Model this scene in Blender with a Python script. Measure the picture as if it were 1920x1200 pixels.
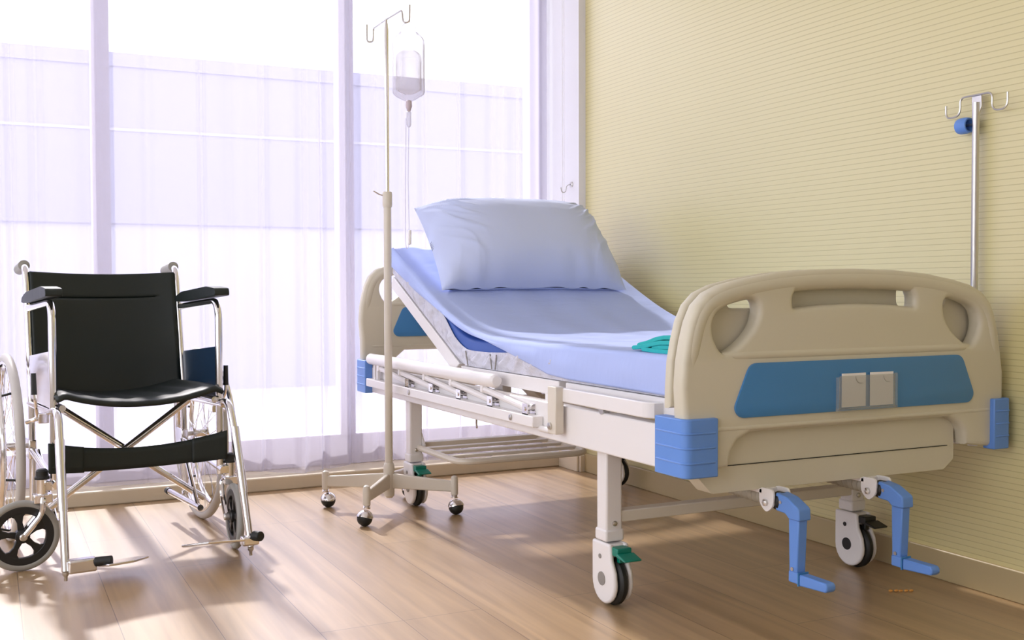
import bpy, bmesh, math, random
from mathutils import Vector, Matrix, Euler

for o in list(bpy.data.objects):
    bpy.data.objects.remove(o, do_unlink=True)
SC = bpy.context.scene
COL = SC.collection
random.seed(7)
R = math.radians
V = Vector

# ------------------------------------------------------------ camera, light, exposure
cam_data = bpy.data.cameras.new('camera')
cam = bpy.data.objects.new('camera', cam_data)
COL.objects.link(cam)
SC.camera = cam
cam_data.sensor_width = 36.0
cam_data.lens = 2000.0 / 1920.0 * 36.0
cam_data.clip_start = 0.05
cam_data.clip_end = 200
YAW, PIT, ROL = 0.4569, -0.0291, -0.0028
fwd = V((math.sin(YAW) * math.cos(PIT), math.cos(YAW) * math.cos(PIT), math.sin(PIT)))
rgt = V((math.cos(YAW), -math.sin(YAW), 0))
upv = rgt.cross(fwd)
r2 = rgt * math.cos(ROL) + upv * math.sin(ROL)
u2 = -rgt * math.sin(ROL) + upv * math.cos(ROL)
M = Matrix((r2, u2, -fwd)).transposed().to_4x4()
M.translation = V((0, 0, 0.83))
cam.matrix_world = M

world = bpy.data.worlds.new('sky')
SC.world = world
world.use_nodes = True
bg = world.node_tree.nodes['Background']
bg.inputs[0].default_value = (0.90, 0.92, 1.0, 1)
bg.inputs[1].default_value = 2.7

sun_d = bpy.data.lights.new('sun', 'SUN')
sun_d.energy = 6.0
sun_d.angle = R(2.2)
sun_d.color = (1.0, 0.95, 0.90)
sun = bpy.data.objects.new('sun', sun_d)
COL.objects.link(sun)
sun_dir = V((0.036, -1.0, -0.815)).normalized()      # the way the light travels
sun.rotation_euler = sun_dir.to_track_quat('-Z', 'Y').to_euler()
sun.location = (1, 7, 6)

por_d = bpy.data.lights.new('window_portal', 'AREA')
por_d.shape = 'RECTANGLE'
por_d.size = 3.9
por_d.size_y = 2.6
por_d.cycles.is_portal = True
por = bpy.data.objects.new('window_portal', por_d)
COL.objects.link(por)
por.location = (0.45, 4.72, 1.33)
por.rotation_euler = (R(-90), 0, 0)
por2_d = bpy.data.lights.new('fill_window_portal', 'AREA')  # sampling portal for the added fill window on the left
por2_d.shape = 'RECTANGLE'; por2_d.size = 2.0; por2_d.size_y = 5.45
por2_d.cycles.is_portal = True
por2 = bpy.data.objects.new('fill_window_portal', por2_d)
COL.objects.link(por2)
por2.location = (-2.25, 1.275, 1.5); por2.rotation_euler = (0, R(-90), 0)

SC.view_settings.view_transform = 'Standard'
SC.view_settings.look = 'None'
SC.view_settings.gamma = 1.0
SC.view_settings.use_curve_mapping = False
SC.view_settings.exposure = 0.6

# ------------------------------------------------------------ helpers
def basis(n):
    n = n.normalized()
    a = V((0, 0, 1)) if abs(n.z) < 0.9 else V((1, 0, 0))
    u = a.cross(n).normalized()
    return u, n.cross(u).normalized()

class MB:
    """collects shapes, then links them as one mesh object"""
    def __init__(s):
        s.v = []; s.f = []
    def add(s, vs, fs):
        b = len(s.v)
        s.v += [V(p) for p in vs]
        s.f += [[b + i for i in f] for f in fs]
        return s
    def box(s, lo, hi, M=None):
        x0, y0, z0 = lo; x1, y1, z1 = hi
        vs = [V(p) for p in ((x0, y0, z0), (x1, y0, z0), (x1, y1, z0), (x0, y1, z0), (x0, y0, z1), (x1, y0, z1), (x1, y1, z1), (x0, y1, z1))]
        if M: vs = [M @ p for p in vs]
        return s.add(vs, [(3, 2, 1, 0), (4, 5, 6, 7), (0, 1, 5, 4), (1, 2, 6, 5), (2, 3, 7, 6), (3, 0, 4, 7)])
    def beam(s, a, b, w, h, up=(0, 0, 1)):
        """rectangular bar from a to b, w sideways, h along up"""
        a = V(a); b = V(b); d = (b - a).normalized(); up = V(up)
        sd = d.cross(up).normalized(); up = sd.cross(d).normalized()
        vs = []
        for p in (a, b):
            for i, j in ((-1, -1), (1, -1), (1, 1), (-1, 1)):
                vs.append(p + sd * i * w / 2 + up * j * h / 2)
        return s.add(vs, [(0, 1, 2, 3), (7, 6, 5, 4), (0, 4, 5, 1), (1, 5, 6, 2), (2, 6, 7, 3), (3, 7, 4, 0)])
    def tube(s, pts, r, n=12, closed=False, caps=True):
        pts = [V(p) for p in pts]; m = len(pts)
        rs = r if isinstance(r, (list, tuple)) else [r] * m
        tans = []
        for i in range(m):
            if closed: t = pts[(i + 1) % m] - pts[i - 1]
            elif i == 0: t = pts[1] - pts[0]
            elif i == m - 1: t = pts[-1] - pts[-2]
            else: t = (pts[i + 1] - pts[i]).normalized() + (pts[i] - pts[i - 1]).normalized()
            tans.append(t.normalized())
        u, w = basis(tans[0])
        vs = []
        for i in range(m):
            t = tans[i]
            u = (u - t * u.dot(t)).normalized(); w = t.cross(u).normalized()
            for k in range(n):
                a = 2 * math.pi * k / n
                vs.append(pts[i] + (u * math.cos(a) + w * math.sin(a)) * rs[i])
        fs = []
        for i in range(m if closed else m - 1):
            j = (i + 1) % m
            for k in range(n):
                l = (k + 1) % n
                fs.append((i * n + k, i * n + l, j * n + l, j * n + k))
        if caps and not closed:
            fs.append(list(range(n - 1, -1, -1))); fs.append([(m - 1) * n + k for k in range(n)])
        return s.add(vs, fs)
    def lathe(s, prof, o, ax=(0, 0, 1), n=24):
        """prof: (radius, height) pairs along ax from o"""
        o = V(o); ax = V(ax).normalized(); u, w = basis(ax)
        vs = []; fs = []
        for r, h in prof:
            for k in range(n):
                a = 2 * math.pi * k / n
                vs.append(o + ax * h + (u * math.cos(a) + w * math.sin(a)) * max(r, 1e-4))
        m = len(prof)
        for i in range(m - 1):
            for k in range(n):
                l = (k + 1) % n
                fs.append((i * n + k, i * n + l, (i + 1) * n + l, (i + 1) * n + k))
        fs.append(list(range(n - 1, -1, -1))); fs.append([(m - 1) * n + k for k in range(n)])
        return s.add(vs, fs)
    def cyl(s, a, b, r, n=20):
        a = V(a); b = V(b)
        return s.lathe([(r, 0), (r, (b - a).length)], a, b - a, n)
    def torus(s, c, ax, Rr, r, n=48, k=12):
        c = V(c); u, w = basis(V(ax))
        return s.tube([c + (u * math.cos(2 * math.pi * i / n) + w * math.sin(2 * math.pi * i / n)) * Rr for i in range(n)], r, k, closed=True)
    def ball(s, c, r, n=16, m=8, sc=(1, 1, 1)):
        c = V(c); vs = []; fs = []
        for i in range(m + 1):
            t = math.pi * i / m
            for k in range(n):
                a = 2 * math.pi * k / n
                q = max(math.sin(t), 1e-3)
                vs.append(c + V((q * math.cos(a) * sc[0], q * math.sin(a) * sc[1], -math.cos(t) * sc[2])) * r)
        for i in range(m):
            for k in range(n):
                l = (k + 1) % n
                fs.append((i * n + k, i * n + l, (i + 1) * n + l, (i + 1) * n + k))
        fs.append(list(range(n - 1, -1, -1))); fs.append([m * n + k for k in range(n)])
        return s.add(vs, fs)
    def prism(s, pts, o, u, w, t):
        """polygon pts in the (u, w) plane at o, extruded t along u x w"""
        o = V(o); u = V(u); w = V(w); nn = u.cross(w).normalized() * t
        a = [o + u * x + w * y for x, y in pts]
        n = len(a)
        fs = [list(range(n - 1, -1, -1)), list(range(n, 2 * n))]
        fs += [(i, (i + 1) % n, n + (i + 1) % n, n + i) for i in range(n)]
        return s.add(a + [p + nn for p in a], fs)
    def grid(s, fn, nu, nv, cu=False):
        vs = [fn(i / nu, j / nv) for j in range(nv + 1) for i in range(nu + 1)]
        w = nu + 1
        return s.add(vs, [(j * w + i, j * w + i + 1, (j + 1) * w + i + 1, (j + 1) * w + i) for j in range(nv) for i in range(nu)])
    def xf(s, Mx):
        s.v = [Mx @ p for p in s.v]; return s
    def join(s, o):
        return s.add(o.v, o.f)
    def build(s, name, mat, parent=None, bevel=0, seg=2, ang=35, base=None, sub=0, solid=0, recalc=True):
        me = bpy.data.meshes.new(name)
        b = V(base) if base is not None else ROOTS.get(parent.name if parent else None, V((0, 0, 0)))
        me.from_pydata([tuple(p - b) for p in s.v], [], s.f)
        bm = bmesh.new(); bm.from_mesh(me)
        bmesh.ops.remove_doubles(bm, verts=bm.verts, dist=1e-6)
        if recalc: bmesh.ops.recalc_face_normals(bm, faces=bm.faces)
        bm.to_mesh(me); bm.free()
        me.materials.append(mat)
        for p in me.polygons: p.use_smooth = True
        me.set_sharp_from_angle(angle=R(ang))
        o = bpy.data.objects.new(name, me); COL.objects.link(o)
        if parent:
            o.parent = parent; ROOTS[o.name] = b
        if solid:
            m = o.modifiers.new('s', 'SOLIDIFY'); m.thickness = solid; m.offset = 0
        if bevel:
            m = o.modifiers.new('b', 'BEVEL'); m.width = bevel; m.segments = seg; m.limit_method = 'ANGLE'; m.angle_limit = R(40)
            m.harden_normals = False
        if sub:
            m = o.modifiers.new('u', 'SUBSURF'); m.levels = sub; m.render_levels = sub
        return o

ROOTS = {None: V((0, 0, 0))}

def tag(o, label=None, cat=None, group=None, kind=None):
    if label: o['label'] = label
    if cat: o['category'] = cat
    if group: o['group'] = group
    if kind: o['kind'] = kind
    return o

def thing(name, label, cat, loc=(0, 0, 0), rz=0, local=False):
    o = bpy.data.objects.new(name, None); COL.objects.link(o)
    o.empty_display_size = 0.05
    o.location = loc; o.rotation_euler = (0, 0, rz)
    ROOTS[o.name] = V((0, 0, 0)) if local else V(loc)
    return tag(o, label, cat)

def arc(c, u, w, r, a0, a1, n=8):
    c = V(c); u = V(u); w = V(w)
    return [c + (u * math.cos(R(a0 + (a1 - a0) * i / n)) + w * math.sin(R(a0 + (a1 - a0) * i / n))) * r for i in range(n + 1)]

def fillet(pts, r, n=5):
    """round the inner corners of a 3D polyline"""
    pts = [V(p) for p in pts]; out = [pts[0]]
    for i in range(1, len(pts) - 1):
        p = pts[i]; rr = r[i - 1] if isinstance(r, (list, tuple)) else r
        a = pts[i - 1] - p; b = pts[i + 1] - p
        d = min(rr, a.length * 0.49, b.length * 0.49)
        a = p + a.normalized() * d; b = p + b.normalized() * d
        for k in range(n + 1):
            t = k / n
            out.append(a * (1 - t) ** 2 + p * 2 * t * (1 - t) + b * t * t)
    return out + [pts[-1]]

def round2(pts, r, n=5):
    """round the corners of a closed 2D polygon"""
    m = len(pts); out = []
    for i in range(m):
        p = V(pts[i]).to_3d() if len(pts[i]) == 2 else V(pts[i])
        a = V((*pts[i - 1], 0)) - p; b = V((*pts[(i + 1) % m], 0)) - p
        rr = r[i] if isinstance(r, (list, tuple)) else r
        d = min(rr, a.length * 0.49, b.length * 0.49)
        if d < 1e-5: out.append((p.x, p.y)); continue
        A = p + a.normalized() * d; B = p + b.normalized() * d
        for k in range(n + 1):
            t = k / n; q = A * (1 - t) ** 2 + p * 2 * t * (1 - t) + B * t * t
            out.append((q.x, q.y))
    return out

def smooth_closed(pts, n=4):
    """catmull-rom through closed 2D points"""
    m = len(pts); out = []
    for i in range(m):
        p0, p1, p2, p3 = [V((*pts[(i + k) % m], 0)) for k in (-1, 0, 1, 2)]
        for k in range(n):
            t = k / n
            q = 0.5 * ((2 * p1) + (p2 - p0) * t + (2 * p0 - 5 * p1 + 4 * p2 - p3) * t * t + (3 * p1 - p0 - 3 * p2 + p3) * t ** 3)
            out.append((q.x, q.y))
    return out

def plate(loops, depth, bevel, y, res=4):
    """flat board in the XZ plane with holes, rounded edges, centred on y; returns an MB"""
    cu = bpy.data.curves.new('tmp', 'CURVE'); cu.dimensions = '2D'; cu.fill_mode = 'BOTH'
    cu.extrude = max(depth / 2 - bevel, 0.0005); cu.bevel_depth = bevel; cu.bevel_resolution = res
    cu.offset = -bevel
    for lp in loops:
        sp = cu.splines.new('POLY'); sp.points.add(len(lp) - 1); sp.use_cyclic_u = True
        for i, (a, b) in enumerate(lp): sp.points[i].co = (a, b, 0, 1)
    ob = bpy.data.objects.new('tmp', cu); COL.objects.link(ob)
    dg = bpy.context.evaluated_depsgraph_get(); dg.update()
    me = bpy.data.meshes.new_from_object(ob.evaluated_get(dg))
    mb = MB()
    mb.add([V((p.co.x, y + p.co.z, p.co.y)) for p in me.vertices], [list(f.vertices) for f in me.polygons])
    bpy.data.objects.remove(ob); bpy.data.curves.remove(cu); bpy.data.meshes.remove(me)
    return mb

# ------------------------------------------------------------ materials
def mat(name, col, rough=0.5, metal=0.0, spec=0.5, bump=None, **kw):
    m = bpy.data.materials.new(name); m.use_nodes = True
    nt = m.node_tree; b = nt.nodes['Principled BSDF']
    b.inputs['Base Color'].default_value = (*col, 1)
    b.inputs['Roughness'].default_value = rough
    b.inputs['Metallic'].default_value = metal
    b.inputs['Specular IOR Level'].default_value = spec
    for k, v in kw.items(): b.inputs[k.replace('_', ' ')].default_value = v
    tc = nt.nodes.new('ShaderNodeTexCoord')
    nz = nt.nodes.new('ShaderNodeTexNoise')
    sc, st, scale3 = bump if bump else (60.0, 0.02, (1, 1, 1))
    mp = nt.nodes.new('ShaderNodeMapping'); mp.inputs['Scale'].default_value = scale3
    nt.links.new(tc.outputs['Object'], mp.inputs[0]); nt.links.new(mp.outputs[0], nz.inputs['Vector'])
    nz.inputs['Scale'].default_value = sc; nz.inputs['Detail'].default_value = 3
    bp = nt.nodes.new('ShaderNodeBump'); bp.inputs['Strength'].default_value = st; bp.inputs['Distance'].default_value = 0.01
    nt.links.new(nz.outputs[0], bp.inputs['Height']); nt.links.new(bp.outputs[0], b.inputs['Normal'])
    return m

M_beige = mat('beige_plastic', (0.66, 0.61, 0.48), 0.42)
M_white = mat('white_enamel', (0.84, 0.81, 0.80), 0.32)
M_cream = mat('cream_enamel', (0.72, 0.66, 0.56), 0.35)
M_panel = mat('blue_laminate', (0.055, 0.22, 0.48), 0.35)
M_blue = mat('blue_plastic', (0.13, 0.29, 0.72), 0.4)
M_sheet = mat('light_blue_cotton', (0.46, 0.55, 0.90), 0.85, spec=0.2, bump=(9, 0.25, (1, 3, 1)))
M_pillow = mat('pale_blue_cotton', (0.60, 0.67, 0.92), 0.85, spec=0.2, bump=(7, 0.2, (1, 1, 1)))
M_navy = mat('royal_blue_cover', (0.03, 0.10, 0.42), 0.5)
M_wrap = mat('clear_plastic_wrap', (0.62, 0.62, 0.70), 0.18, bump=(26, 0.9, (1, 1, 1)))
M_teal = mat('teal_cloth', (0.04, 0.46, 0.47), 0.85, spec=0.2, bump=(90, 0.12, (1, 1, 1)))
M_chrome = mat('chrome', (0.82, 0.80, 0.80), 0.13, 1.0, bump=(20, 0.0, (1, 1, 1)))
M_steel = mat('brushed_steel', (0.62, 0.60, 0.57), 0.28, 1.0)
M_black = mat('black_vinyl', (0.006, 0.012, 0.010), 0.5, bump=(14, 0.15, (1, 1, 1)))
M_rubber = mat('dark_rubber', (0.012, 0.013, 0.012), 0.5)
M_tyre = mat('grey_tyre', (0.34, 0.33, 0.30), 0.55)
M_wtyre = mat('pale_grey_tyre', (0.56, 0.53, 0.50), 0.5)
M_skirt = mat('navy_panel', (0.01, 0.035, 0.08), 0.3)
M_bellow = mat('grey_bellows', (0.40, 0.37, 0.30), 0.5)
M_green = mat('green_plastic', (0.0, 0.20, 0.14), 0.35)
M_grey = mat('grey_cap', (0.28, 0.26, 0.24), 0.5)
M_card = mat('white_card', (0.92, 0.90, 0.90), 0.7)
M_pedal = mat('black_plastic', (0.01, 0.01, 0.01), 0.4)
M_orange = mat('orange_scrap', (0.75, 0.35, 0.08), 0.7)
M_ceil = mat('ceiling_paint', (0.88, 0.86, 0.83), 0.9)
M_wallp = mat('plain_wall_paint', (0.84, 0.81, 0.76), 0.9)
M_frame = mat('window_frame_paint', (0.82, 0.79, 0.84), 0.45)
M_sill = mat('sill_paint', (0.72, 0.62, 0.46), 0.5)
M_reveal = mat('reveal_paint', (0.82, 0.80, 0.81), 0.6)
M_bwall = mat('outdoor_wall', (0.26, 0.25, 0.325), 0.8)
M_bpale = mat('outdoor_pale_wall', (0.36, 0.35, 0.42), 0.8)
M_ground = mat('outdoor_paving', (0.50, 0.49, 0.54), 0.9)

def m_thin(name, col, fac, tcol=(1, 1, 1), gloss=0.08, rough=0.05):
    """thin clear sheet: mostly see-through, a little gloss and body colour"""
    m = bpy.data.materials.new(name); m.use_nodes = True
    nt = m.node_tree; nt.nodes.clear(); N = nt.nodes.new; L = nt.links.new
    out = N('ShaderNodeOutputMaterial'); tr = N('ShaderNodeBsdfTransparent'); df = N('ShaderNodeBsdfPrincipled')
    tr.inputs[0].default_value = (*tcol, 1)
    df.inputs['Base Color'].default_value = (*col, 1); df.inputs['Roughness'].default_value = rough
    lw = N('ShaderNodeLayerWeight'); lw.inputs[0].default_value = 0.5
    mr = N('ShaderNodeMapRange'); mr.inputs[3].default_value = fac; mr.inputs[4].default_value = min(1, fac + 0.5)
    mx = N('ShaderNodeMixShader')
    L(lw.outputs['Facing'], mr.inputs[0]); L(mr.outputs[0], mx.inputs[0])
    L(tr.outputs[0], mx.inputs[1]); L(df.outputs[0], mx.inputs[2]); L(mx.outputs[0], out.inputs[0])
    return m

M_glass = m_thin('window_glass', (0.8, 0.85, 0.9), 0.02)
M_bag = m_thin('clear_bag_plastic', (0.74, 0.71, 0.78), 0.30, rough=0.25)
M_fluid = m_thin('bag_fluid', (0.72, 0.66, 0.68), 0.20, rough=0.3)
M_tubing = m_thin('clear_tubing', (0.72, 0.70, 0.76), 0.35, rough=0.2)
M_holder = m_thin('clear_holder', (0.6, 0.6, 0.55), 0.08, rough=0.1)

def m_curtain():
    m = bpy.data.materials.new('sheer_fabric'); m.use_nodes = True
    nt = m.node_tree; nt.nodes.clear(); N = nt.nodes.new; L = nt.links.new
    out = N('ShaderNodeOutputMaterial')
    tr = N('ShaderNodeBsdfTransparent'); tr.inputs[0].default_value = (0.97, 0.96, 1.0, 1)
    tl = N('ShaderNodeBsdfTranslucent'); tl.inputs[0].default_value = (0.47, 0.455, 0.545, 1)
    df = N('ShaderNodeBsdfDiffuse'); df.inputs[0].default_value = (0.80, 0.77, 0.90, 1)
    m1 = N('ShaderNodeMixShader'); m1.inputs[0].default_value = 0.4
    L(tl.outputs[0], m1.inputs[1]); L(df.outputs[0], m1.inputs[2])
    # thread density seen at an angle closes the weave
    lw = N('ShaderNodeLayerWeight'); lw.inputs[0].default_value = 0.5
    mr = N('ShaderNodeMapRange'); mr.inputs[1].default_value = 0.15; mr.inputs[2].default_value = 0.9
    mr.inputs[3].default_value = 0.45; mr.inputs[4].default_value = 0.95
    L(lw.outputs['Facing'], mr.inputs[0])
    mx = N('ShaderNodeMixShader')
    L(mr.outputs[0], mx.inputs[0]); L(tr.outputs[0], mx.inputs[1]); L(m1.outputs[0], mx.inputs[2])
    L(mx.outputs[0], out.inputs[0])
    return m
M_curtain = m_curtain()

def m_floor():
    m = bpy.data.materials.new('oak_laminate'); m.use_nodes = True
    nt = m.node_tree; b = nt.nodes['Principled BSDF']; N = nt.nodes.new; L = nt.links.new
    tc = N('ShaderNodeTexCoord')
    sx = N('ShaderNodeSeparateXYZ'); L(tc.outputs['Object'], sx.inputs[0])
    cb = N('ShaderNodeCombineXYZ')                     # brick rows run along Y
    L(sx.outputs['Y'], cb.inputs[0])
    ad = N('ShaderNodeMath'); ad.operation = 'ADD'; ad.inputs[1].default_value = -0.0855 + 0.215 * 40
    L(sx.outputs['X'], ad.inputs[0]); L(ad.outputs[0], cb.inputs[1])
    br = N('ShaderNodeTexBrick'); br.inputs['Scale'].default_value = 1.0
    br.inputs['Brick Width'].default_value = 1.25; br.inputs['Row Height'].default_value = 0.2145
    br.inputs['Mortar Size'].default_value = 0.0011; br.inputs['Mortar Smooth'].default_value = 0.1; br.inputs['Bias'].default_value = 0
    br.offset = 0.37; br.offset_frequency = 3
    br.inputs['Color1'].default_value = (0.50, 0.335, 0.175, 1); br.inputs['Color2'].default_value = (0.44, 0.285, 0.14, 1)
    br.inputs['Mortar'].default_value = (0.16, 0.085, 0.035, 1)
    L(cb.outputs[0], br.inputs['Vector'])
    mp = N('ShaderNodeMapping'); mp.inputs['Scale'].default_value = (26, 1.3, 1)
    L(tc.outputs['Object'], mp.inputs[0])
    nz = N('ShaderNodeTexNoise'); nz.inputs['Scale'].default_value = 1.0; nz.inputs['Detail'].default_value = 5; nz.inputs['Distortion'].default_value = 0.6
    L(mp.outputs[0], nz.inputs['Vector'])
    cr = N('ShaderNodeValToRGB'); cr.color_ramp.elements[0].position = 0.3; cr.color_ramp.elements[1].position = 0.7
    cr.color_ramp.elements[0].color = (0.70, 0.66, 0.60, 1); cr.color_ramp.elements[1].color = (1.1, 1.1, 1.1, 1)
    L(nz.outputs[0], cr.inputs[0])
    mx = N('ShaderNodeMixRGB'); mx.blend_type = 'MULTIPLY'; mx.inputs[0].default_value = 1
    L(br.outputs['Color'], mx.inputs[1]); L(cr.outputs[0], mx.inputs[2])
    # a few small dark knots
    vo = N('ShaderNodeTexVoronoi'); vo.inputs['Scale'].default_value = 2.6
    mp2 = N('ShaderNodeMapping'); mp2.inputs['Scale'].default_value = (1.6, 1, 1); L(tc.outputs['Object'], mp2.inputs[0]); L(mp2.outputs[0], vo.inputs['Vector'])
    lt = N('ShaderNodeMapRange'); lt.inputs[1].default_value = 0.010; lt.inputs[2].default_value = 0.035; lt.inputs[3].default_value = 0.55; lt.inputs[4].default_value = 0
    L(vo.outputs['Distance'], lt.inputs[0])
    mk = N('ShaderNodeMixRGB'); mk.inputs[2].default_value = (0.14, 0.065, 0.02, 1)
    L(lt.outputs[0], mk.inputs[0]); L(mx.outputs[0], mk.inputs[1]); L(mk.outputs[0], b.inputs['Base Color'])
    b.inputs['Roughness'].default_value = 0.36
    b.inputs['Specular IOR Level'].default_value = 0.9
    b.inputs['Coat Weight'].default_value = 0.7; b.inputs['Coat Roughness'].default_value = 0.32
    bp = N('ShaderNodeBump'); bp.inputs['Strength'].default_value = 0.12; bp.inputs['Distance'].default_value = 0.003
    iv = N('ShaderNodeMath'); iv.operation = 'SUBTRACT'; iv.inputs[0].default_value = 1.0
    L(br.outputs['Fac'], iv.inputs[1]); L(iv.outputs[0], bp.inputs['Height']); L(bp.outputs[0], b.inputs['Normal'])
    return m
M_floor = m_floor()

def m_yellow(name, col, pitch=0.0165, rough=0.42, spec=0.7, coat=0.0):
    """ribbed wallpaper: fine horizontal grooves"""
    m = bpy.data.materials.new(name); m.use_nodes = True
    nt = m.node_tree; b = nt.nodes['Principled BSDF']; N = nt.nodes.new; L = nt.links.new
    tc = N('ShaderNodeTexCoord'); sx = N('ShaderNodeSeparateXYZ'); L(tc.outputs['Object'], sx.inputs[0])
    wo = N('ShaderNodeTexNoise'); wo.inputs['Scale'].default_value = 1.4; L(tc.outputs['Object'], wo.inputs['Vector'])
    wa = N('ShaderNodeMath'); wa.operation = 'MULTIPLY_ADD'; wa.inputs[1].default_value = 0.008
    L(wo.outputs[0], wa.inputs[0]); L(sx.outputs['Z'], wa.inputs[2])
    dv = N('ShaderNodeMath'); dv.operation = 'DIVIDE'; dv.inputs[1].default_value = pitch; L(wa.outputs[0], dv.inputs[0])
    fr = N('ShaderNodeMath'); fr.operation = 'FRACT'; L(dv.outputs[0], fr.inputs[0])
    pp = N('ShaderNodeMath'); pp.operation = 'PINGPONG'; pp.inputs[1].default_value = 0.5; L(fr.outputs[0], pp.inputs[0])
    gr = N('ShaderNodeMapRange'); gr.inputs[1].default_value = 0.0; gr.inputs[2].default_value = 0.11; gr.inputs[3].default_value = 0; gr.inputs[4].default_value = 1
    L(pp.outputs[0], gr.inputs[0])
    bp = N('ShaderNodeBump'); bp.inputs['Strength'].default_value = 0.3; bp.inputs['Distance'].default_value = 0.001
    L(gr.outputs[0], bp.inputs['Height']); L(bp.outputs[0], b.inputs['Normal'])
    cm = N('ShaderNodeMixRGB'); cm.inputs[1].default_value = (col[0] * 0.74, col[1] * 0.72, col[2] * 0.62, 1); cm.inputs[2].default_value = (*col, 1)
    L(gr.outputs[0], cm.inputs[0]); L(cm.outputs[0], b.inputs['Base Color'])
    b.inputs['Roughness'].default_value = rough
    b.inputs['Specular IOR Level'].default_value = spec
    b.inputs['Coat Weight'].default_value = coat; b.inputs['Coat Roughness'].default_value = 0.35
    return m
M_yellow = m_yellow('ribbed_yellow_wallpaper', (0.70, 0.62, 0.30), rough=0.38, spec=1.0, coat=0.5)
M_yplain = m_yellow('yellow_baseboard', (0.62, 0.50, 0.30), pitch=10.0, rough=0.4)

# ------------------------------------------------------------ the room
XW, YW = 2.432, 4.364
XL_, YB, ZC = -2.1, -1.6, 2.72
def struct(name, mb, m, **k):
    return tag(mb.build(name, m, **k), kind='structure')
struct('floor', MB().box((XL_, YB, -0.06), (XW + 0.1, 4.75, 0)), M_floor)
struct('ceiling', MB().box((XL_, YB, ZC), (XW + 0.1, 4.75, ZC + 0.08)), M_ceil)
struct('wall_right', MB().box((XW, YB, 0), (XW + 0.1, 4.19, ZC)), M_yellow)
# left wall opened for an unseen window, added as daylight fill
struct('wall_left', MB().box((XL_ - 0.1, YB, 0), (XL_, 4.75, 0.5)).box((XL_ - 0.1, YB, 2.5), (XL_, 4.75, ZC))
       .box((XL_ - 0.1, YB, 0.5), (XL_, -1.45, 2.5)).box((XL_ - 0.1, 4.0, 0.5), (XL_, 4.75, 2.5)), M_wallp)
w2 = bpy.data.objects.new('fill_window', None); COL.objects.link(w2); w2.location = (XL_ - 0.05, 1.6, 0.9)
tag(w2, kind='structure'); ROOTS['fill_window'] = V(w2.location)
f2 = MB().box((XL_ - 0.08, -1.45, 0.5), (XL_ - 0.02, 4.0, 0.55)).box((XL_ - 0.08, -1.45, 2.45), (XL_ - 0.02, 4.0, 2.5))
for y in (-1.45, 0.35, 2.15, 3.95): f2.box((XL_ - 0.079, y, 0.55), (XL_ - 0.021, y + 0.05, 2.45))
f2.build('window_frame', M_frame, w2)
for y in (-1.40, 0.40, 2.20): MB().box((XL_ - 0.053, y, 0.55), (XL_ - 0.047, y + 1.75, 2.45)).build('pane', M_glass, w2)
struct('wall_back', MB().box((XL_, YB - 0.1, 0), (XW + 0.1, YB, ZC)), M_wallp)
# window recess: reveal return at the right, header above, plain strip at the far left
struct('wall_window', MB().box((2.397, 4.19, 0), (XW + 0.1, 4.75, ZC))
       .box((XL_, 4.40, 2.60), (2.397, 4.75, ZC)).box((XL_, 4.40, 0), (-1.55, 4.75, ZC)), M_reveal)
struct('baseboard_right', MB().box((XW - 0.014, YB, 0.0), (XW, 4.19, 0.085)), M_yplain, bevel=0.004)
struct('trim_1', MB().box((XW - 0.036, 4.175, 0.0), (XW - 0.001, 4.19, 0.075)).box((2.386, 4.19, 0), (2.397, YW, 0.075)), M_sill, bevel=0.003)
struct('trim_2', MB().box((-1.55, YW, 0.0), (2.397, 4.70, 0.056)), M_sill, bevel=0.006)

win = bpy.data.objects.new('window_1', None); COL.objects.link(win); win.location = (0.43, 4.58, 0.056)
tag(win, kind='structure'); ROOTS['window_1'] = V(win.location)
fr = MB()
fr.box((-1.55, 4.55, 0.056), (2.397, 4.61, 0.19)).box((-1.55, 4.55, 2.52), (2.397, 4.61, 2.60))
fr.box((2.335, 4.551, 0.19), (2.397, 4.609, 2.52)).box((-1.55, 4.551, 0.19), (-1.49, 4.609, 2.52))
fr.build('window_frame', M_frame, win, bevel=0.004)
mull = (-0.58, 0.415, 1.425)
for x in mull:
    MB().box((x - 0.034, 4.54, 0.185), (x + 0.034, 4.62, 2.525)).build('mullion', M_frame, win, bevel=0.004)
edges = [-1.49, *mull, 2.335]
for a, b in zip(edges[:-1], edges[1:]):
    MB().box((a + 0.03, 4.577, 0.18), (b - 0.03, 4.583, 2.53)).build('pane', M_glass, win)

# ------------------------------------------------------------ outdoors
struct('ground', MB().box((-30, 4.76, -0.25), (45, 40, -0.10)), M_ground)
bd = thing('building', 'long low pale building outdoors behind the sheer curtain', 'building', (2.0, 10.0, -0.1))
RB = Matrix.Translation(V((2, 10, 0))) @ Matrix.Rotation(R(-1.2), 4, 'Z') @ Matrix.Translation(V((-2, -10, 0)))
MB().box((-9, 10.0, 1.42), (22, 14, 2.84)).xf(RB).build('wall', M_bwall, bd)
MB().box((-9, 9.985, 2.80), (22, 14, 2.92)).xf(RB).build('roof_edge', M_bwall, bd)
MB().box((-9, 9.992, 2.235), (22, 10.0, 2.26)).xf(RB).build('ledge', M_bpale, bd)
MB().box((-9, 10.03, -0.1), (22, 14, 1.42)).xf(RB).build('lower_wall', M_bpale, bd)
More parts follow.
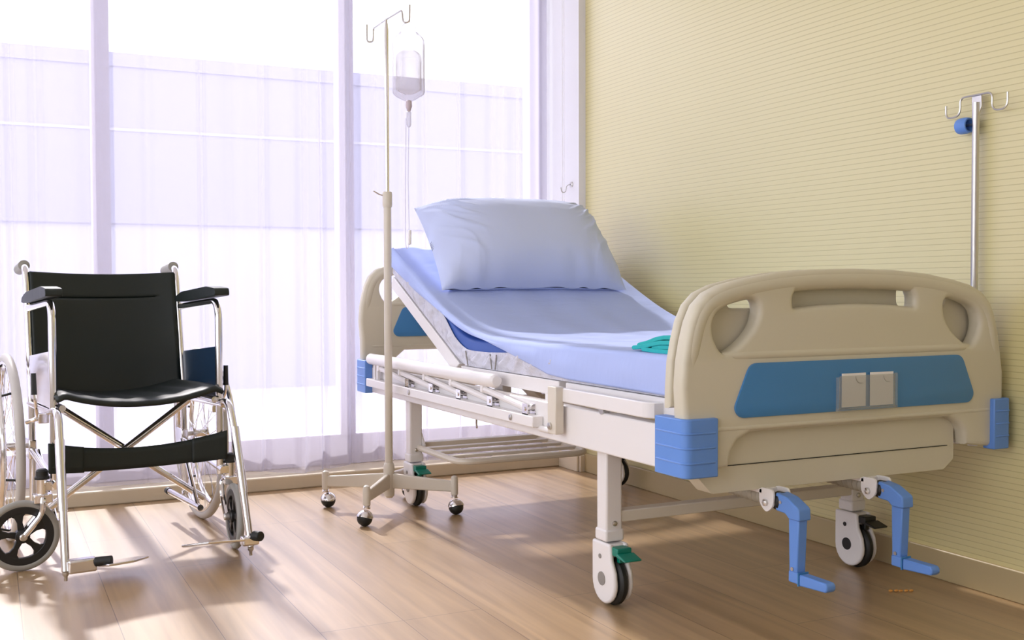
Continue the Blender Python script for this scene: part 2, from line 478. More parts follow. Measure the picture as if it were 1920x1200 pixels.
# ------------------------------------------------------------ curtain
random.seed(21)
def make_curtain():
    x0, x1 = -1.50, 2.376
    # folds: list of (centre, width, height, lean)
    folds = []
    x = x0 + 0.03
    while x < x1 - 0.02:
        dense = x > 2.02
        w = random.uniform(0.028, 0.05) if dense else random.choice((0.02, 0.026, 0.034, 0.05, 0.08))
        a = random.uniform(0.018, 0.036) * random.choice((1, -1, 1))
        folds.append((x + w, w, a, random.uniform(-0.03, 0.03)))
        x += w * 2 + (random.uniform(0.0, 0.03) if dense else random.choice((0.01, 0.04, 0.09, 0.15)))
    n = 1500; rows = 14
    def fn(u, v):
        xx = x0 + (x1 - x0) * u
        z = 0.066 + (2.585 - 0.066) * v
        y = 4.445 + 0.010 * math.sin(xx * 5.1 + 0.6 * v) + 0.006 * math.sin(xx * 13.7 + 1.1)
        for c, w, a, ln in folds:
            t = (xx - c - ln * (1 - v) * 0.5) / w
            if abs(t) < 1.6:
                y += a * (0.55 + 0.45 * (1 - v)) * math.exp(-t * t * 2.4)
        z += 0.012 * math.sin(xx * 9.0) * (1 - v) ** 6
        return V((xx, y, z))
    return MB().grid(fn, n, rows)
tag(make_curtain().build('sheer_curtain', M_curtain, base=(0, 0, 0), ang=180), 'white sheer floor length curtain hanging across the whole window', 'curtain')
rail = MB().box((-1.54, 4.42, 2.585), (2.39, 4.47, 2.60))
tag(rail.build('curtain_track', M_frame), 'white curtain track above the sheer curtain', 'curtain track')

hk = thing('tieback_hook', 'small metal curtain tieback hook on the white window reveal', 'hook', (2.397, 4.25, 1.30))
MB().lathe([(0.013, 0), (0.013, 0.004), (0.009, 0.007)], (2.397, 4.255, 1.305), (-1, 0, 0)).build('rose', M_steel, hk)
MB().tube(fillet([(2.392, 4.255, 1.305), (2.372, 4.258, 1.30), (2.366, 4.258, 1.268), (2.346, 4.258, 1.268), (2.342, 4.258, 1.29)], 0.012), 0.0022, 8).build('hook_arm', M_steel, hk)
cd = MB()
for dx in (0.0, 0.012):
    cd.tube([(2.352 + dx, 4.262 + dx * 0.5, 2.58), (2.352 + dx, 4.262 + dx * 0.5, 1.3), (2.351 + dx * 1.1, 4.262, 0.62)], 0.0013, 6)
cd.tube(arc((2.3575, 4.262, 0.62), (1, 0, 0), (0, 0, 1), 0.0065, 180, 360, 6), 0.0013, 6)
tag(cd.build('blind_cord', M_card), 'thin white looped pull cord hanging past the tieback hook', 'cord')

# ------------------------------------------------------------ hospital bed
BX = 1.8835                       # bed centre line
XA, XB = 1.372, 2.395             # outer faces of the corner bumpers
bed = thing('hospital_bed', 'hospital bed with beige end boards, blue panels, white steel frame and raised backrest', 'bed', (BX, 3.1, 0))
def mir(x): return 2 * BX - x
def mr_(x, z): return mir(x) + 0.012 * min(1, max(0, (0.67 - z) / 0.12))

half = [(1.384, 0.44), (1.381, 0.535), (1.375, 0.607), (1.379, 0.666), (1.388, 0.713), (1.400, 0.757), (1.418, 0.793), (1.447, 0.820), (1.490, 0.838), (1.553, 0.852), (1.645, 0.866), (1.75, 0.874)]
arch = [(1.53, 0.41), (1.505, 0.425), (1.512, 0.46), (1.530, 0.483), (1.567, 0.500)]
outline = [(1.390, 0.41)] + half + [(BX, 0.877)] + [(mr_(a, b), b) for a, b in reversed(half)] + [(mr_(1.390, 0.41), 0.41)]
outline += [(mir(a), b) for a, b in arch[1:]] + [(a, b) for a, b in reversed(arch[1:])]
tri = [(1.487, 0.684), (1.468, 0.706), (1.459, 0.735), (1.464, 0.762), (1.482, 0.782), (1.52, 0.797), (1.565, 0.806), (1.585, 0.797), (1.588, 0.772), (1.575, 0.740), (1.545, 0.710), (1.508, 0.687)]
mid = [(1.690, 0.782), (1.688, 0.806), (1.698, 0.826), (1.78, 0.834), (BX, 0.837)]
mid = mid + [(mir(a), b) for a, b in reversed(mid[:-1])] + [(mir(1.78), 0.790), (BX, 0.793), (1.78, 0.790)]
def dense(p, n=3): return smooth_closed(p, n)
holes = [dense(tri), dense([(mir(a), b) for a, b in reversed(tri)]), round2(mid, 0.008, 3)]

def endboard(name, y, dz, face, parent=bed):
    """beige board; the main face looks along face (-1: towards the foot)"""
    sh = lambda lp: [(a, b + (dz if b > 0.52 else dz * max(0, (b - 0.41) / 0.11))) for a, b in lp]
    b = plate([sh(outline)] + [sh(h) for h in holes], 0.046, 0.014, y + 0.023 * -face * 1.0, 4)
    # raised rounded rim round the top
    lw = half[1:]
    rim = sh(lw) + [sh([(BX, 0.877)])[0]] + [sh([(mr_(a, q), q)])[0] for a, q in reversed(lw)]
    pts = []; rad = []
    for i, (a, q) in enumerate(rim):
        p0 = rim[max(i - 1, 0)]; p1 = rim[min(i + 1, len(rim) - 1)]
        t = V((p1[0] - p0[0], p1[1] - p0[1], 0)).normalized()
        nrm = V((t.y, -t.x, 0))
        sink = min(1, max(0, (0.70 + dz - q) / 0.15)) * 0.012
        pts.append((a + nrm.x * 0.0245, y - face * (0.021 + sink), q + nrm.y * 0.0245))
    b.tube(fillet(pts, 0.03, 4), 0.0245, 16)
    # ledges above and below the blue panel
    for zz, xx, rr in ((0.677 + dz, 1.49, 0.0125), (0.512 + dz * 0.9, 1.40, 0.007)):
        xs = [xx, xx + 0.03, xx + 0.07, mir(xx + 0.07), mir(xx + 0.03), mir(xx)]
        b.tube([(x_, y - face * (rr * 0.72 if 0 < i_ < 5 else rr * 1.2), zz) for i_, x_ in enumerate(xs)], [rr * k_ for k_ in (0.7, 0.95, 1, 1, 0.95, 0.7)], 16)
    return b.build(name, M_beige, parent, bevel=0.0, ang=40)

pan = round2([(1.545, 0.659), (1.499, 0.556), (1.515, 0.535), (mir(1.515), 0.535), (mir(1.499), 0.556), (mir(1.545), 0.659)][::-1], [0.02, 0.03, 0.02, 0.02, 0.03, 0.02], 5)
pan = [(a + 0.014, b) for a, b in pan]
foot = endboard('footboard', 1.943, 0.0, -1)
pnl = plate([pan], 0.008, 0.0015, 1.9415, 1).build('inset_panel', M_panel, foot); pnl['label'] = 'blue inset panel'
head = endboard('headboard', 4.205, 0.092, -1)
hp = plate([[(a, b + 0.098) for a, b in pan]], 0.008, 0.0015, 4.2035, 1).build('inset_panel', M_panel, head); hp['label'] = 'blue inset panel'

# second shell close behind the footboard, with two hand slots
slot = lambda x0, x1: round2([(x0, 0.784), (x1, 0.784), (x1, 0.832), (x0, 0.832)], 0.018, 5)
rear_out = [(1.374, 0.56)] + half[2:] + [(BX, 0.877)] + [(mir(a), b) for a, b in reversed(half[2:])] + [(mir(1.374), 0.56)]
plate([rear_out, slot(1.535, 1.70), slot(mir(1.70), mir(1.535))], 0.026, 0.009, 2.006, 3).build('rear_board', M_beige, bed, ang=40)

# card holder with two blank cards on the blue panel
hold = MB().box((1.818, 1.930, 0.541), (1.998, 1.932, 0.620)).box((1.812, 1.928, 0.536), (2.003, 1.9365, 0.542)).box((1.812, 1.928, 0.536), (1.818, 1.9365, 0.617)).box((1.998, 1.928, 0.536), (2.003, 1.9365, 0.622))
hold = hold.build('card_holder', M_holder, bed, bevel=0.0008)
for x in (1.828, 1.918):
    c_ = MB().box((x, 1.9335, 0.5445), (x + 0.076, 1.9345, 0.6255))
    c_.build('card', M_card, hold)
    # cut-out thumb tab of the pocket
for x in (1.880, 1.970):
    MB().tube(arc((x + 0.004, 1.9295, 0.617), (1, 0, 0), (0, 0, 1), 0.016, 180, 285, 8), 0.0006, 6).build('pocket_notch', M_grey, hold)

# bumpers
def bumper(sx, sy, z0=0.408, z1=0.540):
    cr_ = lambda e: [(1.392 - (0.020 + e) * math.cos(R(t)), 1.949 - (0.020 + e) * math.sin(R(t))) for t in range(0, 91, 15)]
    pts = [(1.372, 2.05)] + cr_(0) + [(1.462, 1.929), (1.462, 1.965), (1.405, 1.965), (1.405, 2.05)]
    mb = MB()
    def put(pp, za, zb):
        if sx > 0: pp = [(1.372 + (a_ - 1.372) * 0.72 - 0.016, min(b_, 2.020)) for a_, b_ in pp]
        q = [(a_ if sx < 0 else mir(a_), b_ if sy < 0 else 6.195 - b_) for a_, b_ in pp]
        mb.prism(q, (0, 0, za), (1, 0, 0), (0, 1, 0), zb - za)
    put(pts, z0, z1)
    h = (z1 - z0) / 4
    e = 0.002
    rp = [(1.372 - e, 2.045)] + cr_(e) + [(1.455, 1.929 - e), (1.455, 1.95), (1.39, 1.96), (1.39, 2.045)]
    for i in range(1, 4): put(rp, z0 + h * i - 0.002, z0 + h * i + 0.0035)
    o = mb.build('bumper', M_blue, bed, bevel=0.0028); o['label'] = 'ribbed blue corner bumper'
for sx in (-1, 1):
    for sy in (-1, 1): bumper(sx, sy)

# main frame
def beamy(x0, x1, z0, z1, y0, y1, m=M_white, name='side_beam', bv=0.004):
    return MB().box((x0, y0, z0), (x1, y1, z1)).build(name, m, bed, bevel=bv)
beamy(1.402, 1.440, 0.410, 0.513, 2.03, 4.19)
beamy(mir(1.440), mir(1.402), 0.410, 0.513, 2.03, 4.19)
MB().box((1.44, 2.04, 0.42), (mir(1.44), 2.08, 0.505)).build('cross_beam', M_white, bed, bevel=0.004)
MB().box((1.44, 4.14, 0.42), (mir(1.44), 4.18, 0.505)).build('cross_beam', M_white, bed, bevel=0.004)
MB().box((1.44, 3.20, 0.42), (mir(1.44), 3.24, 0.47)).build('cross_beam', M_white, bed, bevel=0.004)
# apron below the footboard
ap = MB().prism(round2([(1.435, 0.52), (1.435, 0.405), (1.478, 0.360), (2.215, 0.360), (2.25, 0.385), (2.25, 0.52)], 0.006, 2), (0, 2.03, 0), (1, 0, 0), (0, 0, 1), 0.055)
ap.box((1.50, 1.9735, 0.4205), (2.22, 1.976, 0.4222))
ap = ap.build('apron', M_beige, bed, bevel=0.003)
seam = MB().box((1.50, 1.9728, 0.4212), (2.225, 1.9745, 0.4232)).build('apron_seam', M_rubber, ap)

# mattress platform: leg, seat and back sections
def section(y0, y1, name):
    mb = MB()
    for a, b in ((1.43, 1.458), (mir(1.458), mir(1.43))): mb.box((a, y0, 0.530), (b, y1, 0.572))
    for y in (y0, y1 - 0.03): mb.box((1.458, y, 0.535), (mir(1.458), y + 0.03, 0.57))
    mb.box((1.445, y0 + 0.01, 0.562), (mir(1.445), y1 - 0.01, 0.5715))
    return mb.build(name, M_white, bed, bevel=0.003)
section(2.045, 2.575, 'leg_section')
section(2.615, 3.30, 'seat_section')
SL = 0.4615; T0 = 0.578; Y0 = 3.31
def bz(y): return T0 + SL * (y - Y0)
for xa in (1.43, mir(1.458)):
    prof = [(3.315, bz(3.315) - 0.002), (3.365, 0.548), (3.99, bz(3.99) - 0.053), (3.97, bz(3.97) - 0.002)]
    MB().prism([(y, z) for y, z in prof], (xa, 0, 0), (0, 1, 0), (0, 0, 1), 0.028).build('backrest_rail', M_white, bed, bevel=0.003)
bp_ = MB().prism([(3.33, bz(3.33) - 0.012), (3.97, bz(3.97) - 0.012), (3.97, bz(3.97) - 0.001), (3.33, bz(3.33) - 0.001)], (1.458, 0, 0), (0, 1, 0), (0, 0, 1), mir(1.458) - 1.458)
bp_.build('backrest_panel', M_cream, bed)
# supports and linkage between the frame and the platform
for x in (1.452, mir(1.452)):
    MB().box((x - 0.011, 2.30, 0.50), (x + 0.011, 2.325, 0.535)).build('support_bracket', M_white, bed, bevel=0.002)
    MB().box((x - 0.02, 2.66, 0.44), (x + 0.02, 2.70, 0.535)).build('support_bracket', M_white, bed, bevel=0.002)
    MB().box((x - 0.011, 3.00, 0.45), (x + 0.02, 3.06, 0.532)).build('support_bracket', M_white, bed, bevel=0.002)
MB().beam((1.62, 3.02, 0.44), (1.62, 3.75, 0.72), 0.02, 0.035).build('lift_arm', M_white, bed, bevel=0.003)
MB().beam((2.10, 3.02, 0.44), (2.10, 3.75, 0.72), 0.02, 0.035).build('lift_arm', M_white, bed, bevel=0.003)
MB().lathe([(0.011, 0), (0.011, 0.02)], (1.40, 2.335, 0.520), (1, 0, 0)).build('bolt', M_steel, bed)
MB().cyl((1.418, 2.085, 0.513), (1.418, 2.085, 0.532), 0.016).build('rubber_pad', M_grey, bed)

# curved guard rail at the foot end and its post
g = MB().box((1.388, 2.125, 0.524), (1.404, 2.545, 0.562)).box((1.404, 2.098, 0.524), (1.56, 2.114, 0.562))
g.prism(arcp := [(1.388, 2.125), (1.3905, 2.114), (1.397, 2.104), (1.404, 2.098), (1.404, 2.114), (1.404, 2.125)], (0, 0, 0.524), (1, 0, 0), (0, 1, 0), 0.038)
g.build('mattress_guard', M_white, bed, bevel=0.003)
gp = MB().box((1.366, 2.515, 0.437), (1.392, 2.562, 0.566)).build('guard_post', M_cream, bed, bevel=0.003)
MB().lathe([(0.010, 0), (0.010, 0.005), (0.005, 0.007)], (1.366, 2.545, 0.458), (-1, 0, 0)).build('bolt', M_steel, gp)
MB().cyl((1.395, 2.595, 0.437), (1.395, 2.66, 0.437), 0.009).build('release_pin', M_white, bed, bevel=0.002)

# folded-down side rails on both long sides
def side_rail(sx):
    X = lambda x: x if sx < 0 else mir(x)
    mid_x = X(1.3885)
    base = MB().box((min(X(1.367), X(1.402)), 2.653, 0.440), (max(X(1.367), X(1.402)), 4.12, 0.471)).build('side_rail', M_white, bed, bevel=0.003)
    top = MB().tube([(mid_x, 2.930, 0.549), (mid_x, 2.936, 0.549), (mid_x, 2.945, 0.549), (mid_x, 4.115, 0.549), (mid_x, 4.126, 0.549), (mid_x, 4.132, 0.549)], [0.015, 0.0205, 0.0225, 0.0225, 0.019, 0.010], 16)
    top.build('top_bar', M_white, base)
    for yb, yh in ((3.675, 3.99), (3.439, 3.754), (3.199, 3.504), (2.955, 3.262), (2.716, 3.01)):
        MB().tube([(mid_x, yh + 0.01, 0.518), (mid_x, yb + 0.012, 0.487)], 0.0105, 10).build('pivot_arm', M_white, base)
        MB().box((mid_x - 0.004, yh - 0.012, 0.505), (mid_x + 0.004, yh + 0.022, 0.545)).box((mid_x - 0.012, yh + 0.002, 0.508), (mid_x + 0.012, yh + 0.020, 0.530)).build('hinge_plate', M_white, base, bevel=0.002)
        b_ = MB().box((mid_x - 0.014, yb - 0.016, 0.471), (mid_x - 0.011, yb + 0.016, 0.502)).box((mid_x + 0.011, yb - 0.016, 0.471), (mid_x + 0.014, yb + 0.016, 0.502)).box((mid_x - 0.014, yb - 0.016, 0.471), (mid_x + 0.014, yb + 0.016, 0.474))
        b_.cyl((mid_x - 0.017, yb, 0.487), (mid_x + 0.017, yb, 0.487), 0.006, 10)
        b_.build('pivot_bracket', M_chrome, base)
    for y in (4.065, 4.03):
        MB().box((mid_x - 0.006, y - 0.009, 0.470), (mid_x + 0.006, y + 0.009, 0.535)).build('hinge_plate', M_white, base, bevel=0.003)
    for y in (3.63, 2.79):
        MB().lathe([(0.009, 0), (0.009, 0.003), (0.005, 0.005)], (X(1.366), y, 0.456), (sx, 0, 0), 16).build('bolt', M_steel, base)
side_rail(-1); side_rail(1)
MB().tube([(1.41, 3.13, 0.412), (1.405, 3.12, 0.398), (1.40, 3.105, 0.386)], 0.003, 8).build('lock_lever', M_steel, bed)

# legs, cross bars, casters
def leg(x, y, pedal, turn=0, trail=0.0):
    lg = MB().box((x - 0.025, y - 0.025, 0.19), (x + 0.025, y + 0.025, 0.415)).build('leg', M_white, bed, bevel=0.006, seg=3)
    MB().box((x - 0.0285, y - 0.0285, 0.168), (x + 0.0285, y + 0.0285, 0.200)).build('leg_sleeve', M_white, lg, bevel=0.006, seg=3)
    MB().lathe([(0.007, 0), (0.007, 0.003), (0.004, 0.005)], (x, y - 0.025, 0.215), (0, -1, 0), 14).build('bolt', M_steel, lg)
    cy, cz, r = y - 0.016, 0.0645, 0.0645
    cs = MB()
    out = [(0.040, 0.166), (0.040, 0.075)] + [(cy - y + math.cos(R(a)) * 0.057, cz + math.sin(R(a)) * 0.057 - 0.002) for a in range(10, -191, -14)][::1]
    out = [(0.041, 0.166), (0.041, 0.085)] + [(cy - y + 0.057 * math.cos(R(a)), cz + 0.058 * math.sin(R(a))) for a in range(0, -181, -15)] + [(-0.068, 0.095), (-0.052, 0.125), (-0.048, 0.166)]
    for s in (-1, 1):
        a = x - 0.030 if s < 0 else x + 0.016
        cs.prism(out, (a, y, 0), (0, 1, 0), (0, 0, 1), 0.014)
    cs.box((x - 0.0275, y - 0.0425, 0.130), (x + 0.0275, y + 0.037, 0.1645))
    c_ = cs.build('caster', M_white, bed, bevel=0.006, seg=3)
    MB().lathe([(0.02, -0.013), (0.056, -0.013), (r - 0.004, -0.010), (r, -0.005), (r, 0.005), (r - 0.004, 0.010), (0.056, 0.013), (0.02, 0.013)], (x, cy, cz), (1, 0, 0), 40).build('wheel', M_rubber, c_)
    for s in (-1, 1):
        MB().lathe([(0.018, 0), (0.018, 0.0015)], (x + s * 0.030, cy + 0.006, cz + 0.006), (s, 0, 0), 24).build('hub_cap', M_grey if pedal == 'green' else M_pedal, c_)
        MB().lathe([(0.0065, 0), (0.0065, 0.0015)], (x + s * 0.030, cy + 0.014, 0.128), (s, 0, 0), 16).build('screw_cap', M_grey if pedal == 'green' else M_pedal, c_)
    pm = M_green if pedal == 'green' else M_pedal
    p_ = MB().box((x - 0.022, y - 0.075, 0.138), (x + 0.022, y - 0.040, 0.160))
    p_.prism([(-0.070, 0.140), (-0.115, 0.133), (-0.118, 0.138), (-0.078, 0.149)], (x - 0.026, y, 0), (0, 1, 0), (0, 0, 1), 0.052)
    p_.box((x - 0.008, y - 0.062, 0.118), (x + 0.008, y - 0.048, 0.14))
    p_ = p_.build('brake_pedal', pm, c_, bevel=0.003)
    p_['label'] = pedal + ' brake pedal'
    if turn:                                  # this caster is swivelled about its stem
        ct = V((x, y, 0)); Rm = Matrix.Translation(ct) @ Matrix.Rotation(R(turn), 4, 'Z') @ Matrix.Translation(V((0, -trail, 0))) @ Matrix.Translation(-ct)
        B = ROOTS[bed.name]; Rl = Matrix.Translation(-B) @ Rm @ Matrix.Translation(B)
        for o_ in [c_] + [k_ for k_ in bpy.data.objects if k_.parent == c_]: o_.data.transform(Rl)
LX, RX, FY, HY = 1.465, 2.312, 2.400, 3.838
TURNED = {}
leg(LX, FY, 'green'); leg(LX, HY, 'green'); leg(RX, FY, 'black'); leg(RX, HY, 'black', 35, 0.035)
MB().box((LX + 0.02, FY - 0.022, 0.216), (RX - 0.02, FY + 0.018, 0.246)).build('cross_bar', M_cream, bed, bevel=0.003)
MB().box((LX + 0.02, HY - 0.015, 0.216), (RX - 0.02, HY + 0.015, 0.240)).build('cross_bar', M_cream, bed, bevel=0.003)
# slatted rack under the head half
rk = MB().tube(fillet([(1.478, 3.87, 0.222), (1.478, 3.42, 0.222), (2.00, 3.42, 0.222), (2.00, 3.87, 0.222)], [0.07, 0.07], 6), 0.0115, 10)
for y in (3.525, 3.635, 3.745):
    rk.box((1.478, y - 0.015, 0.222), (2.00, y + 0.015, 0.233))
rk.box((1.478, 3.848, 0.205), (2.00, 3.880, 0.238))
rk = rk.build('storage_rack', M_cream, bed, bevel=0.002)
MB().prism([(3.868, 0.205), (3.81, 0.205), (3.79, 0.215), (3.79, 0.235), (3.845, 0.30)], (1.488, 0, 0), (0, 1, 0), (0, 0, 1), 0.006).build('rack_bracket', M_white, rk)

# crank handles and screw rods under the foot end
def crank(x):
    zc = 0.338
    br = MB()
    for dx in (-0.026, 0.020):
        br.prism(round2([(1.975, 0.366), (1.925, 0.366), (1.925, zc - 0.010), (1.950, zc - 0.030), (1.975, zc - 0.010)], 0.012, 3), (x + dx, 0, 0), (0, 1, 0), (0, 0, 1), 0.006)
    br.box((x - 0.026, 1.965, 0.352), (x + 0.026, 2.06, 0.362))
    c_ = br.build('crank', M_white, bed, bevel=0.001)
    MB().lathe([(0.0085, 0), (0.0085, 0.006), (0.005, 0.008)], (x - 0.026, 1.950, zc - 0.005), (-1, 0, 0), 6).build('bolt', M_steel, c_)
    # bellows round the screw
    prof = []
    n = 22
    for i in range(n * 2 + 1):
        prof.append((0.021 if i % 2 else 0.0165, i * 0.0085))
    MB().lathe(prof, (x, 1.9830, zc + 0.002), (0, 1, 0.04), 20).build('bellows', M_bellow, c_)
    MB().lathe([(0.017, 0), (0.022, 0.004), (0.022, 0.022), (0.018, 0.026)], (x, 1.9420, zc), (0, -1, 0), 20).build('collar', M_pedal, c_)
    h = MB()
    h.prism(round2([(1.9280, zc + 0.022), (1.8900, zc + 0.016), (1.8500, zc - 0.004), (1.8480, zc - 0.032), (1.8840, zc - 0.032), (1.8940, zc - 0.022), (1.9280, zc - 0.020)], 0.006, 3), (x - 0.017, 0, 0), (0, 1, 0), (0, 0, 1), 0.036)
    h.prism([(1.8890, zc - 0.028), (1.8540, zc - 0.028), (1.8600, zc - 0.152), (1.8860, zc - 0.152)], (x - 0.012, 0, 0), (0, 1, 0), (0, 0, 1), 0.026)
    h = h.build('crank_arm', M_blue, c_, bevel=0.003); h['label'] = 'blue crank arm'
    MB().lathe([(0.004, 0), (0.004, 0.002)], (x - 0.017, 1.9100, zc + 0.002), (-1, 0, 0), 12).build('rivet', M_steel, c_)
    MB().lathe([(0.0045, 0), (0.0045, 0.002)], (x - 0.0125, 1.8740, zc - 0.144), (-1, 0, 0), 12).build('rivet', M_steel, c_)
    k = MB().box((x - 0.0125, 1.8540, zc - 0.176), (x + 0.0145, 1.8880, zc - 0.150))
    k.prism([(1.8520, zc - 0.152), (1.8520, zc - 0.178), (1.7700, zc - 0.173), (1.7640, zc - 0.168), (1.7640, zc - 0.158), (1.7700, zc - 0.152)], (x - 0.0125, 0, 0), (0, 1, 0), (0, 0, 1), 0.027)
    k = k.build('crank_grip', M_blue, c_, bevel=0.003)
    k['label'] = 'blue folding hand grip'
    MB().box((x - 0.014, 1.8525, zc - 0.179), (x + 0.016, 1.8560, zc - 0.149)).build('grip_joint', M_panel, c_)
crank(1.640); crank(1.956)

# ------------------------------------------------------------ mattress, sheet, pillow, cloth
MT = 0.668
def soft(y, w): 
    t = (y - 3.285) / w
    return SL * w * (math.log1p(math.exp(t)) if t < 30 else t)
mt = thing('mattress', 'thin royal blue mattress in clear plastic wrap on the bed platform', 'mattress', (BX, 3.0, 0.575))
MX0, MX1 = 1.432, mir(1.432)
ys = [2.05 + (3.985 - 2.05) * i / 60 for i in range(61)]
def core_loop(v):
    y = 2.058 + 1.915 * v; zt = MT - 0.005 + soft(y, 0.03); zb = 0.577 + soft(y, 0.02)
    x0, x1 = MX0 + 0.005, MX1 - 0.005; c = 0.012
    return [V((x0, y, zb)), V((x0, y, zt - c)), V((x0 + c * 0.3, y, zt - c * 0.3)), V((x0 + c, y, zt)), V((x1 - c, y, zt)), V((x1 - c * 0.3, y, zt - c * 0.3)), V((x1, y, zt - c)), V((x1, y, zb))]
top_m = MB(); cv = []; n_ = 60
for k in range(n_ + 1): cv += core_loop(k / n_)
top_m.add(cv, [(k * 8 + j, k * 8 + (j + 1) % 8, k * 8 + 8 + (j + 1) % 8, k * 8 + 8 + j) for k in range(n_) for j in range(8)] + [list(range(8))[::-1], [n_ * 8 + j for j in range(8)]])
top_m.build('cover', M_navy, mt, ang=60)
wrap_top = [(2.0, 0.004), (2.85, 0.006), (2.95, 0.034), (3.08, 0.040), (3.25, 0.042), (3.36, 0.034), (3.44, 0.010), (3.50, 0.004), (4.1, 0.004)]
def lerp(tab, x):
    for (a, b), (c, d) in zip(tab[:-1], tab[1:]):
        if x <= c: return b + (d - b) * (x - a) / (c - a)
    return tab[-1][1]
def wrap(x, s):
    def fn(u, v):
        y = 2.052 + 1.925 * u
        zb = 0.574 + soft(y, 0.02); zt = MT - lerp(wrap_top, y) + soft(y, 0.03)
        b = math.sin(v * math.pi)
        wv = 0.004 * math.sin(y * 61 + v * 5) + 0.003 * math.sin(y * 117 + v * 9 + 1) + 0.003 * math.sin(y * 33 - v * 7)
        return V((x + s * (0.004 * b + wv * b), y, zb + (zt - zb) * v))
    return fn
side = MB().grid(wrap(MX0, -1), 220, 8); side.grid(wrap(MX1, 1), 220, 8)
side.grid(lambda u, v: V((MX0 + (MX1 - MX0) * u, 2.052, 0.574 + (MT - 0.578) * v)), 4, 2)
def wend(u, v):
    y = 3.977
    return V((MX0 + (MX1 - MX0) * u, y, 0.574 + soft(y, 0.02) + (MT - 0.578) * v))
side.grid(wend, 4, 2)
side.grid(lambda u, v: V((MX0 + (MX1 - MX0) * u, 2.052 + 1.925 * v, 0.5745 + soft(2.052 + 1.925 * v, 0.02))), 4, 60)
w_ = side.build('plastic_wrap', M_wrap, mt, ang=60); w_['label'] = 'crinkled clear plastic wrap'
for yy, ln in ((3.23, 0.02), (3.045, 0.012), (3.02, -0.01)):
    MB().tube([(MX0 - 0.007, yy + ln * t, 0.577 + soft(yy, 0.02) + 0.047 * t) for t in (0, 0.25, 0.5, 0.75, 1)], 0.0022, 6).build('strap', M_grey, mt)

sheet_edge = [(2.04, 0.579), (2.55, 0.582), (2.67, 0.588), (2.735, 0.602), (2.91, 0.634), (3.145, 0.676), (3.30, 0.712), (3.46, 0.750), (3.70, 0.822), (3.96, 0.917), (4.05, 0.95)]
def lerp(tab, x):
    for (a, b), (c, d) in zip(tab[:-1], tab[1:]):
        if x <= c: return b + (d - b) * (x - a) / (c - a)
    return tab[-1][1]
def sheet_fn(u, v):
    # u across: 0 left hem .. 1 right hem ; v along: 0 foot hem .. 1 head
    yv = 2.044 + (3.978 - 2.044) * max(0.0, (v - 0.05)) / 0.95
    zt = MT + 0.004 + soft(yv, 0.12)
    x0, x1 = 1.424, mir(1.424)
    r = 0.014
    a, b = 0.16, 0.90
    ze = lerp(sheet_edge, yv)
    if u < a:
        t = u / a
        if t < 0.6:
            z = ze + (zt - r - ze) * t / 0.6
            drop = max(zt - ze, 0.02)
            x = x0 - 0.004 * math.sin(t / 0.6 * 3.1) * (1 + 0.6 * math.sin(yv * 23)) * min(1, drop / 0.08)
        else:
            q = (t - 0.6) / 0.4 * math.pi / 2
            x = x0 + r * (1 - math.cos(q)); z = zt - r + r * math.sin(q)
    elif u < b:
        t = (u - a) / (b - a)
        x = x0 + r + (x1 - x0 - 2 * r) * t
        sag = math.sin(math.pi * t)
        z = zt - 0.55 * (soft(yv, 0.12) - soft(yv, 0.04)) * sag ** 0.5
        # shallow wrinkles
        z += 0.0042 * math.sin(yv * 34 + 4.5 * t + 1.5 * math.sin(t * 5)) * (0.3 + 0.7 * t) * math.exp(-((yv - 2.85) / 0.55) ** 2)
        z += 0.002 * math.sin(t * 26 + yv * 3) * sag
        z += 0.004 * math.sin(t * 42 + yv * 9) * max(0, (yv - 3.6) / 0.4) * (1 if t < 0.35 else 0.3)
    else:
        t = (u - b) / (1 - b)
        x = x1 - r + r * math.sin(t * math.pi / 2) if t < 0.5 else x1
        z = zt - (0.1 * t ** 1.5)
        if t < 0.5: x = x1 - r + r * math.sin(t * math.pi)
    y = yv
    if v < 0.05:
        t = 1 - v / 0.05
        y = 2.044 - 0.008 * math.sin(min(1, t * 3) * math.pi / 2)
        z = min(z, z - (z - 0.580) * t) if z > 0.58 else z
        z = z - max(0, 0)
    return V((x, y, z))
sh = MB().grid(sheet_fn, 150, 200)
tag(sh.build('bed_sheet', M_sheet, base=(0, 0, 0), ang=80, solid=0.003), 'light blue bed sheet stretched over the mattress and tucked at the foot', 'bed sheet')

